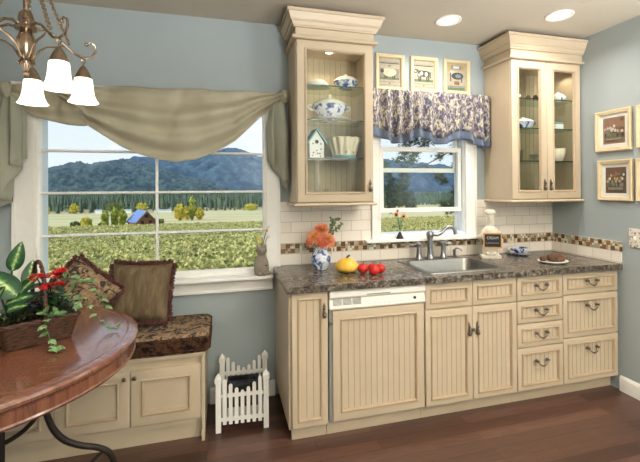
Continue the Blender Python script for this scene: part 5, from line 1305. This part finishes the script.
cl = [(.60, 1.62, .16), (.78, 1.42, .22), (.90, 1.62, .2), (.66, 1.24, .18), (.95, 1.40, .2), (1.02, 1.22, .14), (.60, 1.04, .12), (1.12, 1.07, .10), (.98, 1.82, .12), (.80, 1.12, .14), (.55, 1.42, .12),
      (.88, 2.08, .13), (1.13, 2.04, .15), (1.0, 2.24, .14), (1.2, 2.2, .12), (1.82, 1.68, .10), (1.92, 1.60, .09), (2.15, 1.12, .2), (2.05, 1.02, .16), (1.9, 1.06, .12), (2.3, 1.24, .16), (2.2, 1.36, .12), (2.16, 2.26, .12), (2.32, 2.10, .14), (2.2, 1.98, .08), (1.8, 2.16, .1),
      (1.25, 2.52, .18), (1.55, 2.55, .2), (1.85, 2.60, .18), (1.42, 2.42, .15), (2.2, 2.55, .2), (1.0, 2.4, .14), (.52, 1.9, .08), (2.6, 1.8, .2), (2.6, 2.3, .2), (2.8, 1.4, .22)]
mb = MB(); rnd = random.Random(31)
for x, z, r in cl:
    for s in range(int(12 + r * 110)):
        c = Vector((x + rnd.gauss(0, r * .45), 5 + rnd.gauss(0, r * .5), z + rnd.gauss(0, r * .45)))
        for k in range(16):
            d = Vector((rnd.gauss(0, 1), rnd.gauss(0, 1), rnd.gauss(.3, 1))).normalized(); L = rnd.uniform(.06, .11); w = d.orthogonal().normalized() * .007
            mb.add([c - w, c + w, c + d * L], [(0, 1, 2)])
obj('needles', mb, NEED, t, ang=180)

# ------------------------------------------------------------------ light
def light(name, typ, loc, energy, col=(1, 1, 1), rot=(0, 0, 0), **k):
    d = bpy.data.lights.new(name, typ); d.energy = energy; d.color = col
    for a, v_ in k.items(): setattr(d, a, v_)
    o = bpy.data.objects.new(name, d); COL.objects.link(o); o.location = loc; o.rotation_euler = rot; return o
WARM = (1, .93, .85)
for (x, y), e in zip(CANS_AND_FILL, (7, 7, 3, 19, 0.3, 14)):  # visible cans first, then unseen fill lights added without fixtures
    light('can_or_fill_light', 'AREA', (x, y, HC - .012), e, WARM, (0, 0, 0), shape='DISK', size=.12, spread=math.radians(150))
light('fill_uplight', 'AREA', (-.40, -2.6, 1.10), 60, (1, .985, .96), (PI, 0, 0), shape='DISK', size=.35, spread=math.radians(170))  # unseen uplight added to bounce fill off the ceiling
light('fill_uplight_far', 'AREA', (-1.6, -4.5, 1.30), 310, (1, .985, .96), (PI, 0, 0), shape='DISK', size=.35, spread=math.radians(170))  # further unseen uplight, added as fill from the back of the room
light('puck_right', 'SPOT', (-.10, -.19, 2.40), 2.0, (1, .84, .64), (0, 0, 0), spot_size=math.radians(150), spot_blend=.6, shadow_soft_size=.02)
for k in range(5):
    a = math.radians(33.5 + 72 * k); light('bulb', 'POINT', (CX + .2 * cos(a), CY + .2 * sin(a), 1.86), 1.6, WARM, shadow_soft_size=.03)
light('puck', 'SPOT', (-2.045, -.19, 2.40), 3.5, (1, .80, .56), (0, 0, 0), spot_size=math.radians(140), spot_blend=.6, shadow_soft_size=.02)
sun = light('sun', 'SUN', (0, 0, 50), 3.8, (1, .95, .86), angle=math.radians(.6))
sun.rotation_euler = Vector((.80, .42, -.62)).to_track_quat('-Z', 'Y').to_euler()
w = bpy.data.worlds.new('sky'); sc.world = w; w.use_nodes = True; nt = w.node_tree; nt.nodes.clear()
def wn(t_, **k):
    n = nt.nodes.new(t_)
    for a, v_ in k.items(): setattr(n, a, v_)
    return n
out = wn('ShaderNodeOutputWorld'); bg = wn('ShaderNodeBackground'); tc = wn('ShaderNodeTexCoord'); sp_ = wn('ShaderNodeSeparateXYZ'); mp = wn('ShaderNodeMapping'); nz = wn('ShaderNodeTexNoise'); rp = wn('ShaderNodeValToRGB'); cr = wn('ShaderNodeValToRGB'); mx = wn('ShaderNodeMix', data_type='RGBA')
nt.links.new(tc.outputs['Generated'], sp_.inputs[0]); nt.links.new(sp_.outputs[2], rp.inputs[0])
e = rp.color_ramp.elements; e[0].position = .0; e[0].color = H(232, 238, 244); e[1].position = .6; e[1].color = H(150, 190, 236); q = e.new(.14); q.color = H(226, 235, 245); q = e.new(.3); q.color = H(208, 224, 243)
mp.inputs['Scale'].default_value = (2, 2, 7); nt.links.new(tc.outputs['Generated'], mp.inputs[0]); nt.links.new(mp.outputs[0], nz.inputs[0]); nz.inputs['Scale'].default_value = 1.6; nz.inputs['Detail'].default_value = 5
e = cr.color_ramp.elements; e[0].position = .42; e[0].color = (0, 0, 0, 1); e[1].position = .7; e[1].color = (.75, .75, .75, 1); nt.links.new(nz.outputs[0], cr.inputs[0])
nt.links.new(cr.outputs[0], mx.inputs[0]); nt.links.new(rp.outputs[0], mx.inputs[6]); mx.inputs[7].default_value = H(236, 240, 244)
nt.links.new(mx.outputs[2], bg.inputs[0]); bg.inputs[1].default_value = 1.1; nt.links.new(bg.outputs[0], out.inputs[0])

# ------------------------------------------------------------------ camera
cam = bpy.data.cameras.new('camera'); co = bpy.data.objects.new('camera', cam); COL.objects.link(co); sc.camera = co
f_, u0, v0 = 401.9, 334.1, 185.57
cam.sensor_fit = 'HORIZONTAL'; cam.sensor_width = 36; cam.lens = f_ / 640 * 36; cam.shift_x = -(u0 - 320) / 640; cam.shift_y = (v0 - 231) / 640
cam.clip_start = .05; cam.clip_end = 8000
Rv, Uv, Fv = Vector((.96455731, -.26380524, -.00599989)), Vector((.0044682, -.00640575, .9999695)), Vector((.26383563, .9645547, .00499998))
m = Matrix((Rv, Uv, -Fv)).transposed().to_4x4(); m.translation = (-2.753, -2.884, 1.472); co.matrix_world = m
sc.view_settings.view_transform = 'Standard'; sc.view_settings.look = 'None'; sc.view_settings.exposure = .2; sc.view_settings.gamma = 1; sc.view_settings.use_curve_mapping = False
